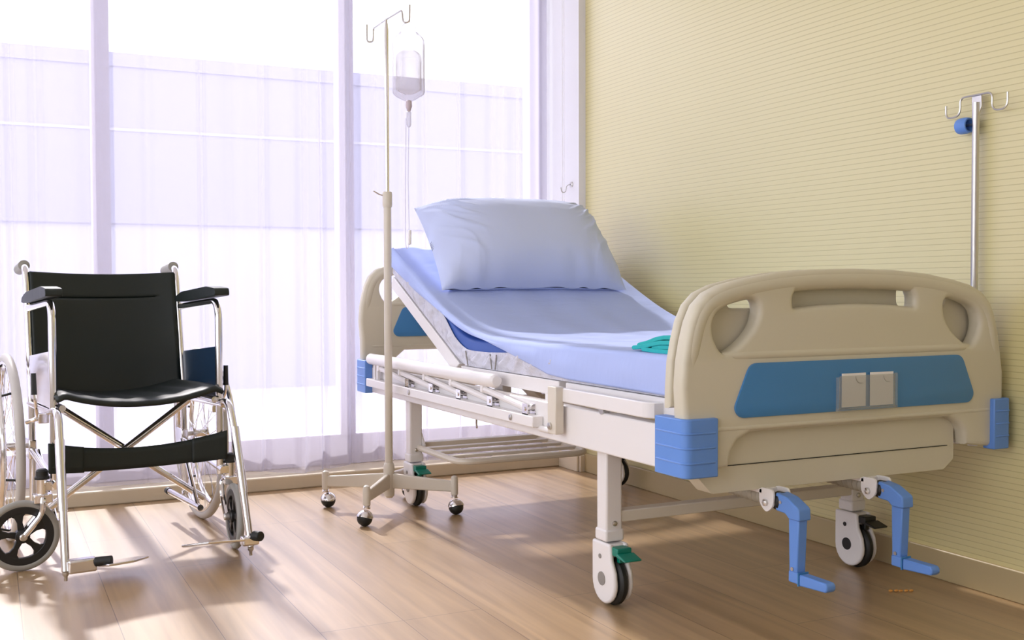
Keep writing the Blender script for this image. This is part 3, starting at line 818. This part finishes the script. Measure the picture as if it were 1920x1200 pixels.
def pillow():
    o = V((1.873, 3.585, 0.826)); vd = V((0, 0.300, 0.318)); nd = V((0, -0.727, 0.686)); L_ = vd.length; vd.normalize()
    W = 0.785
    def fn(side):
        def f(u, v):
            a = u * 2 - 1; b = v * 2 - 1
            # edges bow inward between the corners
            x = a * W / 2 * (1 - 0.035 * (1 - b * b)) * (1.0 - 0.01 * (b + 1))
            y = (b + 1) / 2 * L_ + 0.012 * (1 - a * a) * (-b)
            e = max(0, 1 - abs(a) ** 3.6) ** 0.60 * max(0, 1 - abs(b) ** 3.2) ** 0.55
            h = (0.165 if side > 0 else 0.062) * e
            n = 0.0
            en = max(0, (abs(a) - 0.50) / 0.50)
            # creases fanning out of the top corner at each end
            ph = math.atan2(1.15 - b, 1.18 - abs(a)); rr = math.hypot(1.15 - b, (1.18 - abs(a)) * 1.6)
            rd = lambda q: (1 - abs(math.sin(q))) ** 2
            n += 0.016 * rd(ph * 19 + 0.9 * math.sin(rr * 4)) * min(1, rr * 1.3) * math.exp(-rr * 0.35) * min(1, en * 2.2) * e ** 0.5
            n += 0.009 * rd(ph * 31 + 1 + 1.1 * math.sin(rr * 5)) * math.exp(-rr * 0.5) * min(1, en * 2) * e ** 0.5
            if side > 0:
                n += 0.004 * math.sin(b * 26 + a * 1.2) * max(0, b - 0.2) * max(0, a + 0.2) * e
                n += 0.005 * math.sin(a * 17 + 2.2 * math.sin(a * 5 + b * 3)) * max(0, -b - 0.60) / 0.40
            p = o + V((x, 0, 0)) + vd * y + nd * (side * (h + n * (1 if side > 0 else 0.4)))
            # top ear flops back at the left corner
            return p
        return f
    m = MB().grid(fn(1), 160, 110); m.grid(fn(-1), 90, 56)
    return m
pl = pillow().build('pillow', M_pillow, base=(0, 0, 0), ang=80)
for p in ():
    pass
bm = bmesh.new(); bm.from_mesh(pl.data); bmesh.ops.remove_doubles(bm, verts=bm.verts, dist=0.0004); bmesh.ops.recalc_face_normals(bm, faces=bm.faces); bm.to_mesh(pl.data); bm.free()
tag(pl, 'plump pale blue pillow propped against the raised head of the bed', 'pillow')

# folded teal cloth: stacked layers, each a rounded strip
def cloth():
    mb = MB()
    z0 = MT + 0.010
    layers = [
        [(2.040, 0.000), (2.10, 0.000), (2.17, 0.0005), (2.225, 0.002)],
        [(2.042, 0.0115), (2.10, 0.0115), (2.15, 0.0105), (2.185, 0.007)],
        [(2.038, 0.023), (2.10, 0.0235), (2.15, 0.021), (2.19, 0.015), (2.225, 0.0085), (2.268, 0.004)],
        [(2.044, 0.034), (2.10, 0.035), (2.14, 0.034), (2.175, 0.0285), (2.21, 0.019), (2.25, 0.0115)],
    ]
    for i, lay in enumerate(layers):
        up = [(y, z + 0.0053) for y, z in lay]; dn = [(y, z - 0.0053) for y, z in lay]
        e = lay[-1]
        poly = dn + [(e[0] + 0.005, e[1] - 0.002), (e[0] + 0.005, e[1] + 0.002)] + up[::-1]
        x0 = 1.452 + 0.004 * (i % 2); 
        mb.prism([(y, z + z0) for y, z in poly], (x0, 0, 0), (0, 1, 0), (0, 0, 1), 0.24 - 0.01 * i)
    return mb
tag(cloth().build('folded_cloth', M_teal, bevel=0.0042, seg=3, ang=60), 'folded teal green cloth on the sheet beside the footboard', 'cloth')

# ------------------------------------------------------------ bed IV pole
bp = thing('bed_drip_pole', 'steel drip pole with hooks and blue knob fixed to the bed by the yellow wall', 'pole', (2.404, 2.046, 0.40))
PX, PY = 2.404, 2.046
def bw(x, y): return (x, y)
MB().lathe([(0.0095, 0), (0.0095, 0.80), (0.010, 0.802), (0.010, 0.86)], (PX, PY, 0.47), (0, 0, 1), 20).build('pole', M_steel, bp)
MB().lathe([(0.013, 0), (0.013, 0.10)], (PX, PY, 0.40), (0, 0, 1), 20).build('pole_socket', M_white, bp)
MB().box((2.3655, PY - 0.012, 0.43), (PX - 0.008, PY + 0.012, 0.47)).build('socket_arm', M_white, bp)
MB().prism([(-0.0095, 1.300), (0.0095, 1.300), (0.016, 1.318), (0.016, 1.352), (-0.016, 1.352), (-0.016, 1.318)], (PX + 0.002, PY, 0), (0, 1, 0), (0, 0, 1), 0.004).build('flattened_top', M_steel, bp, bevel=0.001)
hkp = [(PX, PY + 0.100, 1.335), (PX, PY + 0.100, 1.300), (PX, PY + 0.052, 1.300), (PX, PY + 0.052, 1.350), (PX, PY - 0.052, 1.350), (PX, PY - 0.052, 1.300), (PX, PY - 0.100, 1.300), (PX, PY - 0.100, 1.342)]
MB().tube(fillet(hkp, [0.022, 0.022, 0.016, 0.016, 0.022, 0.022], 6), 0.0028, 8).build('hook_bar', M_steel, bp)
MB().lathe([(0.012, 0), (0.020, 0.001), (0.022, 0.008), (0.0225, 0.026), (0.020, 0.036), (0.016, 0.036), (0.015, 0.012), (0.004, 0.010)], (PX, PY + 0.056, 1.272), (0, -1, 0), 24).build('clamp_knob', M_blue, bp, ang=40)
MB().cyl((PX, PY + 0.046, 1.272), (PX, PY + 0.008, 1.272), 0.0035).build('knob_screw', M_steel, bp)

# ------------------------------------------------------------ rolling drip stand
IX, IY = 1.340, 3.774
st = thing('drip_stand', 'cream rolling drip stand with chrome upper pole standing beside the bed', 'drip stand', (IX, IY, 0))
MB().lathe([(0.0145, 0.10), (0.0145, 1.145)], (IX, IY, 0), (0, 0, 1), 24).build('lower_pole', M_cream, st)
MB().lathe([(0.0085, 1.12), (0.0085, 1.775), (0.0082, 1.79), (0.0055, 1.815), (0.003, 1.832)], (IX, IY, 0), (0, 0, 1), 20).build('upper_pole', M_chrome, st)
MB().lathe([(0.0165, 1.135), (0.0185, 1.142), (0.0185, 1.185), (0.0165, 1.192)], (IX, IY, 0), (0, 0, 1), 24).build('height_collar', M_cream, st)
MB().tube([(IX - 0.014, IY, 1.178), (IX - 0.030, IY + 0.004, 1.182), (IX - 0.052, IY + 0.006, 1.194)], 0.003, 8).build('locking_lever', M_steel, st)
hd_ = V((0.11, -0.994, 0))
def hp_(t, z, o=0.0): return V((IX, IY, z)) + hd_ * t + V((o, 0, 0))
hb = [hp_(-0.142, 1.838, -0.012), hp_(-0.142, 1.772, -0.012), hp_(-0.132, 1.772, 0.008), hp_(-0.128, 1.822, 0.008), hp_(0, 1.828), hp_(0.128, 1.834, 0.0), hp_(0.134, 1.788, 0.002), hp_(0.152, 1.788, 0.018), hp_(0.154, 1.850, 0.018)]
MB().tube(fillet(hb, [0.012, 0.012, 0.01, 0.01, 0.01, 0.012, 0.012], 5), 0.0034, 8).build('hook_bar', M_steel, st)
hub = MB().lathe([(0.012, 0.050), (0.0195, 0.058), (0.0205, 0.07), (0.0205, 0.165), (0.018, 0.178), (0.0145, 0.182)], (IX, IY, 0), (0, 0, 1), 24)
hub.build('hub', M_cream, st)
ANG = [140.5, 232.5, 320.5, 54.0]
for k, a in enumerate(ANG):
    d = V((math.cos(R(a)), math.sin(R(a)), 0)); Lr = 0.255
    p = V((IX, IY, 0)) + d * Lr
    sd = V((-d.y, d.x, 0))
    lm = MB()
    q = [V((IX, IY, 0)) + d * 0.012, p - d * 0.006]
    hz = [(0.085, 0.142), (0.082, 0.122)]
    vs = []
    for pp, (z0, z1) in zip(q, hz):
        for s_, z in ((-1, z0), (1, z0), (1, z1), (-1, z1)):
            vs.append(pp + sd * s_ * 0.0085 + V((0, 0, z)))
    lm.add(vs, [(0, 1, 2, 3), (7, 6, 5, 4), (0, 4, 5, 1), (1, 5, 6, 2), (2, 6, 7, 3), (3, 7, 4, 0)])
    lgo = lm.build('leg', M_cream, st, bevel=0.005, seg=3)
    MB().lathe([(0.010, 0.070), (0.0135, 0.074), (0.0135, 0.128), (0.011, 0.138), (0.005, 0.142)], (p.x, p.y, 0), (0, 0, 1), 20).build('leg_cap', M_cream, lgo)
    sw = R([20, 215, 275, 40][k])
    f = V((math.cos(sw), math.sin(sw), 0)); c = p + f * 0.012
    c.z = 0.0275
    cst = MB().lathe([(0.0135, 0.060), (0.0135, 0.064), (0.010, 0.066), (0.013, 0.069), (0.009, 0.073)], (p.x, p.y, 0), (0, 0, 1), 20)
    # chrome hood: upper half shell tilted back
    ax = V((f.y, -f.x, 0))
    def hood(u, v, c=c, f=f, ax=ax):
        th = 0.02 * math.pi + u * 0.86 * math.pi; ph = (v - 0.5) * math.pi * 0.98
        rr = 0.0305
        return c + (f * (-math.cos(th)) * math.cos(ph) + V((0, 0, 1)) * math.sin(th) * math.cos(ph) + ax * math.sin(ph)) * rr
    cst.grid(hood, 20, 16)
    co = cst.build('caster', M_chrome, st, ang=50)
    MB().ball(c, 0.0275, 24, 14).build('wheel', M_rubber, co)

# drip bag hanging on the near hook
GX, GY = IX + 0.029, IY - 0.142
bagt = thing('drip_bag', 'clear drip bag with thin tubing hanging from the drip stand hook', 'drip bag', (GX, GY, 1.55))
bu = V((0.905, -0.425, 0)); bn = V((0.425, 0.905, 0))
bc = V((GX, GY, 0)) + bu * 0.004
def bag_fn(side, k=1.0, zt=1.757, zb=1.506):
    def f(u, v):
        t = v
        z = zb + (zt - zb) * t
        w = 0.058
        if t < 0.13: w = 0.012 + 0.046 * math.sin(t / 0.13 * math.pi / 2)
        if t > 0.84: w = 0.026 + 0.032 * math.cos((t - 0.84) / 0.16 * math.pi / 2)
        a = u * 2 - 1
        th = 0.024 * math.sin(min(1, t * 3.2) * math.pi / 2) * (1 - 0.75 * max(0, (t - 0.6) / 0.4))
        h = th * max(0, 1 - abs(a) ** 3) ** 0.6
        return bc + bu * a * w * k + bn * side * h * k + V((0, 0, z))
    return f
m_ = MB().grid(bag_fn(1), 20, 30); m_.grid(bag_fn(-1), 20, 30)
m_.build('bag_film', M_bag, bagt, ang=80)
m_ = MB().grid(bag_fn(1, 0.80, 1.69, 1.530), 14, 18); m_.grid(bag_fn(-1, 0.80, 1.69, 1.530), 14, 18)
m_.build('fluid', M_fluid, bagt, ang=80)
lp = [bc + bu * -0.030 + V((0, 0, 1.743)), bc + bu * -0.026 + V((0, 0, 1.773)), bc + V((0, 0, 1.796)) + bu * 0.002, bc + bu * 0.028 + V((0, 0, 1.773)), bc + bu * 0.032 + V((0, 0, 1.743))]
MB().tube(fillet(lp, 0.02, 4), 0.0024, 8).build('hanging_loop', M_tubing, bagt)
MB().lathe([(0.007, 0), (0.011, -0.004), (0.012, -0.022), (0.009, -0.030), (0.006, -0.040)], (bc.x, bc.y, 1.510), (0, 0, 1), 18).build('port', mat('pinkish_port', (0.60, 0.50, 0.55), 0.4), bagt)
MB().lathe([(0.004, 0), (0.0085, -0.004), (0.0085, -0.05), (0.005, -0.058)], (bc.x, bc.y, 1.472), (0, 0, 1), 18).build('drip_chamber', M_tubing, bagt)
tb = [bc + V((0, 0, 1.4160)), bc + bu * -0.004 + V((0, 0, 1.2260)), bc + bu * -0.001 + V((0, 0, 1.0560)), bc + bu * -0.002 + V((0, 0, 0.9860)), bc + bu * -0.010 + V((0, 0, 0.9740)), bc + bu * -0.014 + V((0, 0, 0.9960)), bc + bu * -0.014 + V((0, 0, 1.1760)), bc + bu * -0.010 + V((0, 0, 1.4460))]
MB().tube(fillet(tb, 0.03, 4), 0.0017, 8).build('tubing', M_tubing, bagt)
MB().beam(bc + bu * 0.000 + V((0, 0, 0.9910)), bc + bu * 0.001 + V((0, 0, 1.0440)), 0.011, 0.013, (0, 1, 0)).build('roller_clamp', M_card, bagt, bevel=0.003)

# ------------------------------------------------------------ wheelchair (built in its own frame, facing -y)
WTH = R(6.2)
wc = thing('wheelchair', 'folding wheelchair with black vinyl seat and chrome frame by the curtain', 'wheelchair', (0.371, 3.93, 0), WTH, local=True)
def P_(mb, name, m, par=wc, **k):
    return mb.build(name, m, par, base=(0, 0, 0), **k)
TR = 0.0115
for s in (-1, 1):
    x = 0.25 * s
    # back post ending in the push handle
    post = fillet([(x, -0.035, 0.10), (x, -0.03, 0.47), (x, 0.045, 0.868), (x, 0.062, 0.905), (x, 0.10, 0.914), (x, 0.19, 0.905)], [0.05, 0.02, 0.03, 0.02], 5)
    bpst = P_(MB().tube(post, TR, 14), 'back_post', M_chrome)
    gr = MB().tube([(x, 0.085 + 0.011 * i, 0.9145 - 0.0012 * i) for i in range(12)], [0.0185 if i % 2 == 0 else 0.0165 for i in range(12)], 16)
    P_(gr, 'push_grip', M_tyre, bpst)
    # front post curving into the arm tube
    arm = fillet([(x, -0.452, 0.235), (x, -0.452, 0.795), (x, -0.03, 0.772), (x, -0.004, 0.772)], [0.06, 0.01], 7)
    fp = P_(MB().tube(arm, TR, 14), 'arm_frame', M_chrome)
    pad = MB().prism(round2([(-0.495, 0.812), (-0.488, 0.836), (-0.40, 0.842), (-0.10, 0.824), (-0.02, 0.806), (-0.01, 0.790), (-0.06, 0.788), (-0.40, 0.806)], 0.01, 3), (x - 0.024, 0, 0), (0, 1, 0), (0, 0, 1), 0.048)
    P_(pad, 'arm_pad', M_black, bevel=0.008, seg=3)
    # seat rail and lower rails
    P_(MB().tube([(x, -0.50, 0.464), (x, 0.0, 0.452)], TR, 14), 'seat_rail', M_chrome)
    P_(MB().tube(fillet([(x, -0.49, 0.252), (x, -0.36, 0.262), (x, -0.03, 0.30)], 0.05), TR, 14), 'lower_rail', M_chrome)
    tp = P_(MB().tube([(x - 0.03 * s, -0.33, 0.105), (x - 0.03 * s, 0.07, 0.098)], 0.0105, 12), 'tipping_tube', M_chrome)
    P_(MB().tube([(x - 0.03 * s, 0.06, 0.098), (x - 0.03 * s, 0.085, 0.0975)], 0.0125, 12), 'tip_cap', M_rubber, tp)
    P_(MB().tube([(x - 0.015 * s, -0.06, 0.30), (x - 0.028 * s, -0.29, 0.108)], 0.008, 10), 'diagonal_strut', M_chrome)
    # skirt guard
    sk = MB().prism(round2([(-0.445, 0.475), (-0.445, 0.648), (-0.02, 0.612), (-0.02, 0.475)], 0.02, 3), (x + 0.004 * s - 0.002, 0, 0), (0, 1, 0), (0, 0, 1), 0.004)
    P_(sk, 'skirt_guard', M_chrome if s < 0 else M_skirt)['label'] = 'shiny metal skirt guard' if s < 0 else 'dark navy skirt guard'
    # footrest hanger: hook at the top, tube down to the plate
    hx = x * 1.01
    hang = fillet([(hx, -0.452, 0.468), (hx, -0.545, 0.478), (hx + 0.004 * s, -0.60, 0.36), (hx + 0.012 * s, -0.705, 0.045)], [0.05, 0.08], 6)
    hg = P_(MB().tube(hang, TR, 14), 'footrest', M_chrome)
    P_(MB().tube([(hx + 0.0035 * s, -0.588, 0.40), (hx + 0.0085 * s, -0.652, 0.205)], 0.0135, 14), 'hanger_sleeve', M_chrome, hg)
    P_(MB().lathe([(0.006, 0), (0.0095, -0.003), (0.0095, -0.010), (0.005, -0.016), (0.005, -0.028)], (hx + 0.012 * s, -0.705, 0.047), (0, 0, 1), 8), 'adjusting_nut', M_steel, hg)
    xin = hx + 0.012 * s
    if s < 0:
        blk = MB().box((xin + 0.004, -0.728, 0.040), (xin + 0.080, -0.692, 0.078))
        kn = MB().cyl((xin + 0.074, -0.722, 0.066), (xin + 0.118, -0.740, 0.069), 0.0135)
        pla = [(xin + 0.085, -0.71), (xin + 0.10, -0.60), (xin + 0.21, -0.61), (xin + 0.232, -0.68), (xin + 0.17, -0.77), (xin + 0.10, -0.775)]
        pla = [(a_, b_, 0.046 + (-0.70 - b_) * 0.19 + (a_ - xin - 0.1) * 0.03) for a_, b_ in pla]
    else:
        blk = MB().box((xin - 0.030, -0.725, 0.052), (xin + 0.022, -0.690, 0.080))
        kn = MB().cyl((xin + 0.004, -0.722, 0.082), (xin + 0.016, -0.752, 0.084), 0.015)
        pla = [(xin - 0.02, -0.70), (xin - 0.03, -0.60), (xin - 0.18, -0.61), (xin - 0.205, -0.69), (xin - 0.15, -0.775), (xin - 0.04, -0.775)]
        pla = [(a_, b_, 0.060 + (-0.70 - b_) * 0.255 - (a_ - xin) * 0.05) for a_, b_ in pla]
    P_(blk, 'plate_bracket', M_chrome, hg, bevel=0.006, seg=3)
    P_(kn, 'bumper_knob', M_rubber, hg, bevel=0.003)
    fpm = MB(); n = len(pla)
    fpm.add([V(p) for p in pla] + [V(p) + V((0, 0, 0.007)) for p in pla], [list(range(n - 1, -1, -1)), list(range(n, 2 * n))] + [(i, (i + 1) % n, n + (i + 1) % n, n + i) for i in range(n)])
    P_(fpm, 'foot_plate', M_chrome, hg, bevel=0.002)
    # caster stem, fork, wheel
    cx, cy = 0.283 * s, -0.445
    P_(MB().box((min(x, cx), cy - 0.014, 0.232), (max(x, cx), cy + 0.014, 0.262)), 'caster_bracket', M_chrome, bevel=0.004)
    stm = P_(MB().lathe([(0.0155, 0.222), (0.0155, 0.272)], (cx, cy, 0), (0, 0, 1), 20), 'caster', M_chrome)
    P_(MB().lathe([(0.0215, 0.268), (0.0215, 0.274), (0.018, 0.278), (0.0175, 0.292), (0.012, 0.298)], (cx, cy, 0), (0, 0, 1), 20), 'stem_cap', M_rubber, stm)
    hd = R(186) - WTH if s < 0 else R(-96)             # trailing direction in the chair frame
    f = V((math.cos(hd), math.sin(hd), 0)); ax = V((-f.y, f.x, 0))
    wr = 0.105
    c = V((cx, cy, 0)) + f * (0.057 if s < 0 else 0.072); c.z = wr
    fk = MB()
    for q in (-1, 1):
        fk.tube(fillet([V((cx, cy, 0.216)) + ax * q * 0.012, V((cx, cy, 0.205)) + ax * q * 0.026 + f * 0.002, V((cx, cy, 0.165)) + ax * q * 0.026 + f * 0.006, c + ax * q * 0.026], [0.02, 0.05], 6), 0.0085, 10)
    fk.box((-0.026, -0.022, 0.198), (0.026, 0.022, 0.224), Matrix.Translation(V((cx, cy, 0))) @ Matrix.Rotation(hd, 4, 'Z') @ Matrix.Scale(1, 4))
    P_(fk, 'fork', M_chrome, stm, bevel=0.003)
    P_(MB().torus(c, ax, wr - 0.0115, 0.0115, 56, 12), 'tyre', M_tyre, stm)
    # black five-spoke wheel: rim ring, hub and spokes
    wh = MB()
    wh.lathe([(0.066, -0.009), (0.086, -0.010), (0.0905, -0.006), (0.0905, 0.006), (0.086, 0.010), (0.066, 0.009), (0.064, 0.0), (0.066, -0.009)], c, ax, 48)
    wh.f = [ff for ff in wh.f if len(ff) < 40]
    wh.lathe([(0.010, -0.018), (0.021, -0.014), (0.021, 0.014), (0.010, 0.018)], c, ax, 24)
    uu, ww = basis(ax)
    for i in range(5):
        t = R(72 * i + 27)
        e = uu * math.cos(t) + ww * math.sin(t); g_ = ax.cross(e)
        vs = []
        for rr, hw in ((0.014, 0.010), (0.040, 0.0075), (0.056, 0.012), (0.070, 0.030)):
            for si, sj in ((-1, -1), (1, -1), (1, 1), (-1, 1)):
                vs.append(c + e * rr + g_ * si * hw + ax * sj * 0.007)
        fs = [(0, 1, 2, 3), (15, 14, 13, 12)]
        for k in range(3):
            for j in range(4):
                fs.append((k * 4 + j, k * 4 + (j + 1) % 4, k * 4 + 4 + (j + 1) % 4, k * 4 + 4 + j))
        wh.add(vs, fs)
    P_(wh, 'wheel_core', M_pedal, stm, bevel=0.002)
    P_(MB().lathe([(0.008, -0.034), (0.011, -0.031), (0.011, 0.031), (0.008, 0.034)], c, ax, 16), 'axle', M_steel, stm)
    # big rear wheel
    wx = 0.318 * s; C = V((wx, 0.015, 0.31))
    bw_ = P_(MB().torus(C, (1, 0, 0), 0.296, 0.0145, 84, 14), 'rear_wheel', M_wtyre)
    rim = MB().lathe([(0.276, -0.011), (0.285, -0.012), (0.288, -0.006), (0.288, 0.006), (0.285, 0.012), (0.276, 0.011), (0.274, 0), (0.276, -0.011)], C, (1, 0, 0), 84)
    rim.f = [ff for ff in rim.f if len(ff) < 40]
    P_(rim, 'rim', M_chrome, bw_)
    P_(MB().torus(C + V((0.045 * s, 0, 0)), (1, 0, 0), 0.262, 0.0095, 72, 10), 'hand_rim', M_chrome, bw_)
    for i in range(6):
        t = R(60 * i + 15)
        e = V((0, math.cos(t), math.sin(t)))
        P_(MB().tube([C + e * 0.276 + V((0.006 * s, 0, 0)), C + e * 0.264 + V((0.045 * s, 0, 0))], 0.004, 8), 'rim_tab', M_rubber, bw_)
    P_(MB().lathe([(0.012, -0.03), (0.024, -0.028), (0.024, -0.022), (0.015, -0.02), (0.015, 0.02), (0.024, 0.022), (0.024, 0.028), (0.012, 0.03)], C, (1, 0, 0), 24), 'hub', M_chrome, bw_)
    sp = MB()
    for i in range(32):
        t = 2 * math.pi * i / 32; t2 = t + (0.9 if (i // 2) % 2 else -0.9); q = 0.022 if i % 2 else -0.022
        sp.tube([C + V((q, 0.022 * math.cos(t2), 0.022 * math.sin(t2))), C + V((q * 0.1, 0.278 * math.cos(t), 0.278 * math.sin(t)))], 0.0011, 5)
    P_(sp, 'spokes', M_chrome, bw_)
    P_(MB().cyl((x, 0.015, 0.31), (wx, 0.015, 0.31), 0.009), 'rear_axle', M_steel)
    P_(MB().box((x - 0.012, -0.045, 0.270), (x + 0.012, 0.035, 0.335)), 'axle_plate', M_chrome, bevel=0.004)
    # brake: bracket, shoe and black handle
    bk_ = P_(MB().tube(fillet([(x + 0.012 * s, -0.33, 0.446), (x + 0.035 * s, -0.35, 0.436), (x + 0.055 * s, -0.315, 0.425)], 0.02), 0.007, 10).box((min(x, x + 0.03 * s), -0.375, 0.425), (max(x, x + 0.03 * s), -0.335, 0.455)), 'brake', M_chrome, bevel=0.002)
    P_(MB().tube(fillet([(x + 0.030 * s, -0.36, 0.445), (x + 0.040 * s, -0.39, 0.49), (x + 0.043 * s, -0.385, 0.53)], 0.02), 0.005, 8), 'brake_lever', M_chrome, bk_)
    P_(MB().tube([(x + 0.0425 * s, -0.386, 0.515), (x + 0.0435 * s, -0.383, 0.58)], [0.0085, 0.0075], 10), 'lever_grip', M_rubber, bk_)

# cross brace
P_(MB().tube([(-0.205, -0.235, 0.462), (0.258, -0.235, 0.120)], TR, 14), 'cross_brace', M_chrome)
P_(MB().tube([(0.205, -0.262, 0.462), (-0.235, -0.262, 0.145)], TR, 14), 'cross_brace', M_chrome)
P_(MB().cyl((-0.003, -0.28, 0.312), (-0.003, -0.215, 0.312), 0.008), 'brace_pin', M_steel)
for s in (-1, 1):
    P_(MB().tube([(0.228 * s, -0.475, 0.478), (0.228 * s, -0.02, 0.472)], 0.010, 12), 'seat_bar', M_chrome)

# seat sling
def seat_fn(off):
    def f(u, v):
        a = u * 2 - 1
        y = -0.500 + 0.49 * v
        sag = (1 - abs(a) ** 2.2)
        z = 0.537 - 0.044 * sag - (0.010 * math.exp(-((v) / 0.025) ** 2)) - off
        z += 0.003 * math.sin(a * 21 + v * 4) * v * (1 - v) * 4
        if abs(a) > 0.9: z -= (abs(a) - 0.9) / 0.1 * 0.020
        return V((a * 0.248, y, z - 0.012 * v))
    return f
P_(MB().grid(seat_fn(0.006), 48, 30), 'seat', M_black, ang=60, solid=0.012)
# backrest sling with a stitched seam
def back_fn(u, v):
    a = u * 2 - 1
    z = 0.468 + (0.893 - 0.468) * v - 0.008 * (1 - a * a) * v
    yp = (-0.03 + (z - 0.47) / 0.398 * 0.075)
    y = yp + 0.035 * (1 - abs(a) ** 2.5) + 0.004 * math.sin(v * 9 + a * 3) * (1 - a * a)
    w = 0.240
    y -= 0.006 * math.exp(-((v - 0.80) / 0.008) ** 2)* (1 if abs(a) < 0.8 else 0) * -1
    return V((a * w, y - 0.006, z))
bkr = P_(MB().grid(back_fn, 40, 80), 'backrest', M_black, ang=60, solid=0.012)
# calf strap between the front posts
def strap_fn(u, v):
    a = u * 2 - 1
    zc = 0.331 - 0.024 * (1 - a * a); h = 0.043 - 0.010 * (1 - a * a)
    y = -0.468 + 0.03 * (1 - abs(a) ** 2)
    return V((a * 0.268, y, zc + (v * 2 - 1) * h))
cs_ = P_(MB().grid(strap_fn, 40, 4), 'calf_strap', M_black, ang=60, solid=0.005)
for a0, a1 in ((-1.0, -0.62), (0.60, 1.0)):
    def sl(u, v, a0=a0, a1=a1):
        p = strap_fn((a0 + (a1 - a0) * u + 1) / 2, v); c0 = strap_fn((a0 + (a1 - a0) * u + 1) / 2, 0.5)
        return V((p.x, p.y - 0.0045, c0.z + (p.z - c0.z) * 1.06))
    P_(MB().grid(sl, 14, 4), 'strap_sleeve', M_black, cs_, ang=60, solid=0.004)

# ------------------------------------------------------------ scrap on the floor
sc = MB()
random.seed(3)
for i in range(5):
    sc.ball((2.205 + 0.012 * i + random.uniform(-.004, .004), 2.14 - 0.006 * i, 0.003), 0.006, 8, 5, (1.2, 0.8, 0.5))
tag(sc.build('scrap', M_orange), 'small orange scrap on the floor below the crank by the baseboard', 'scrap')
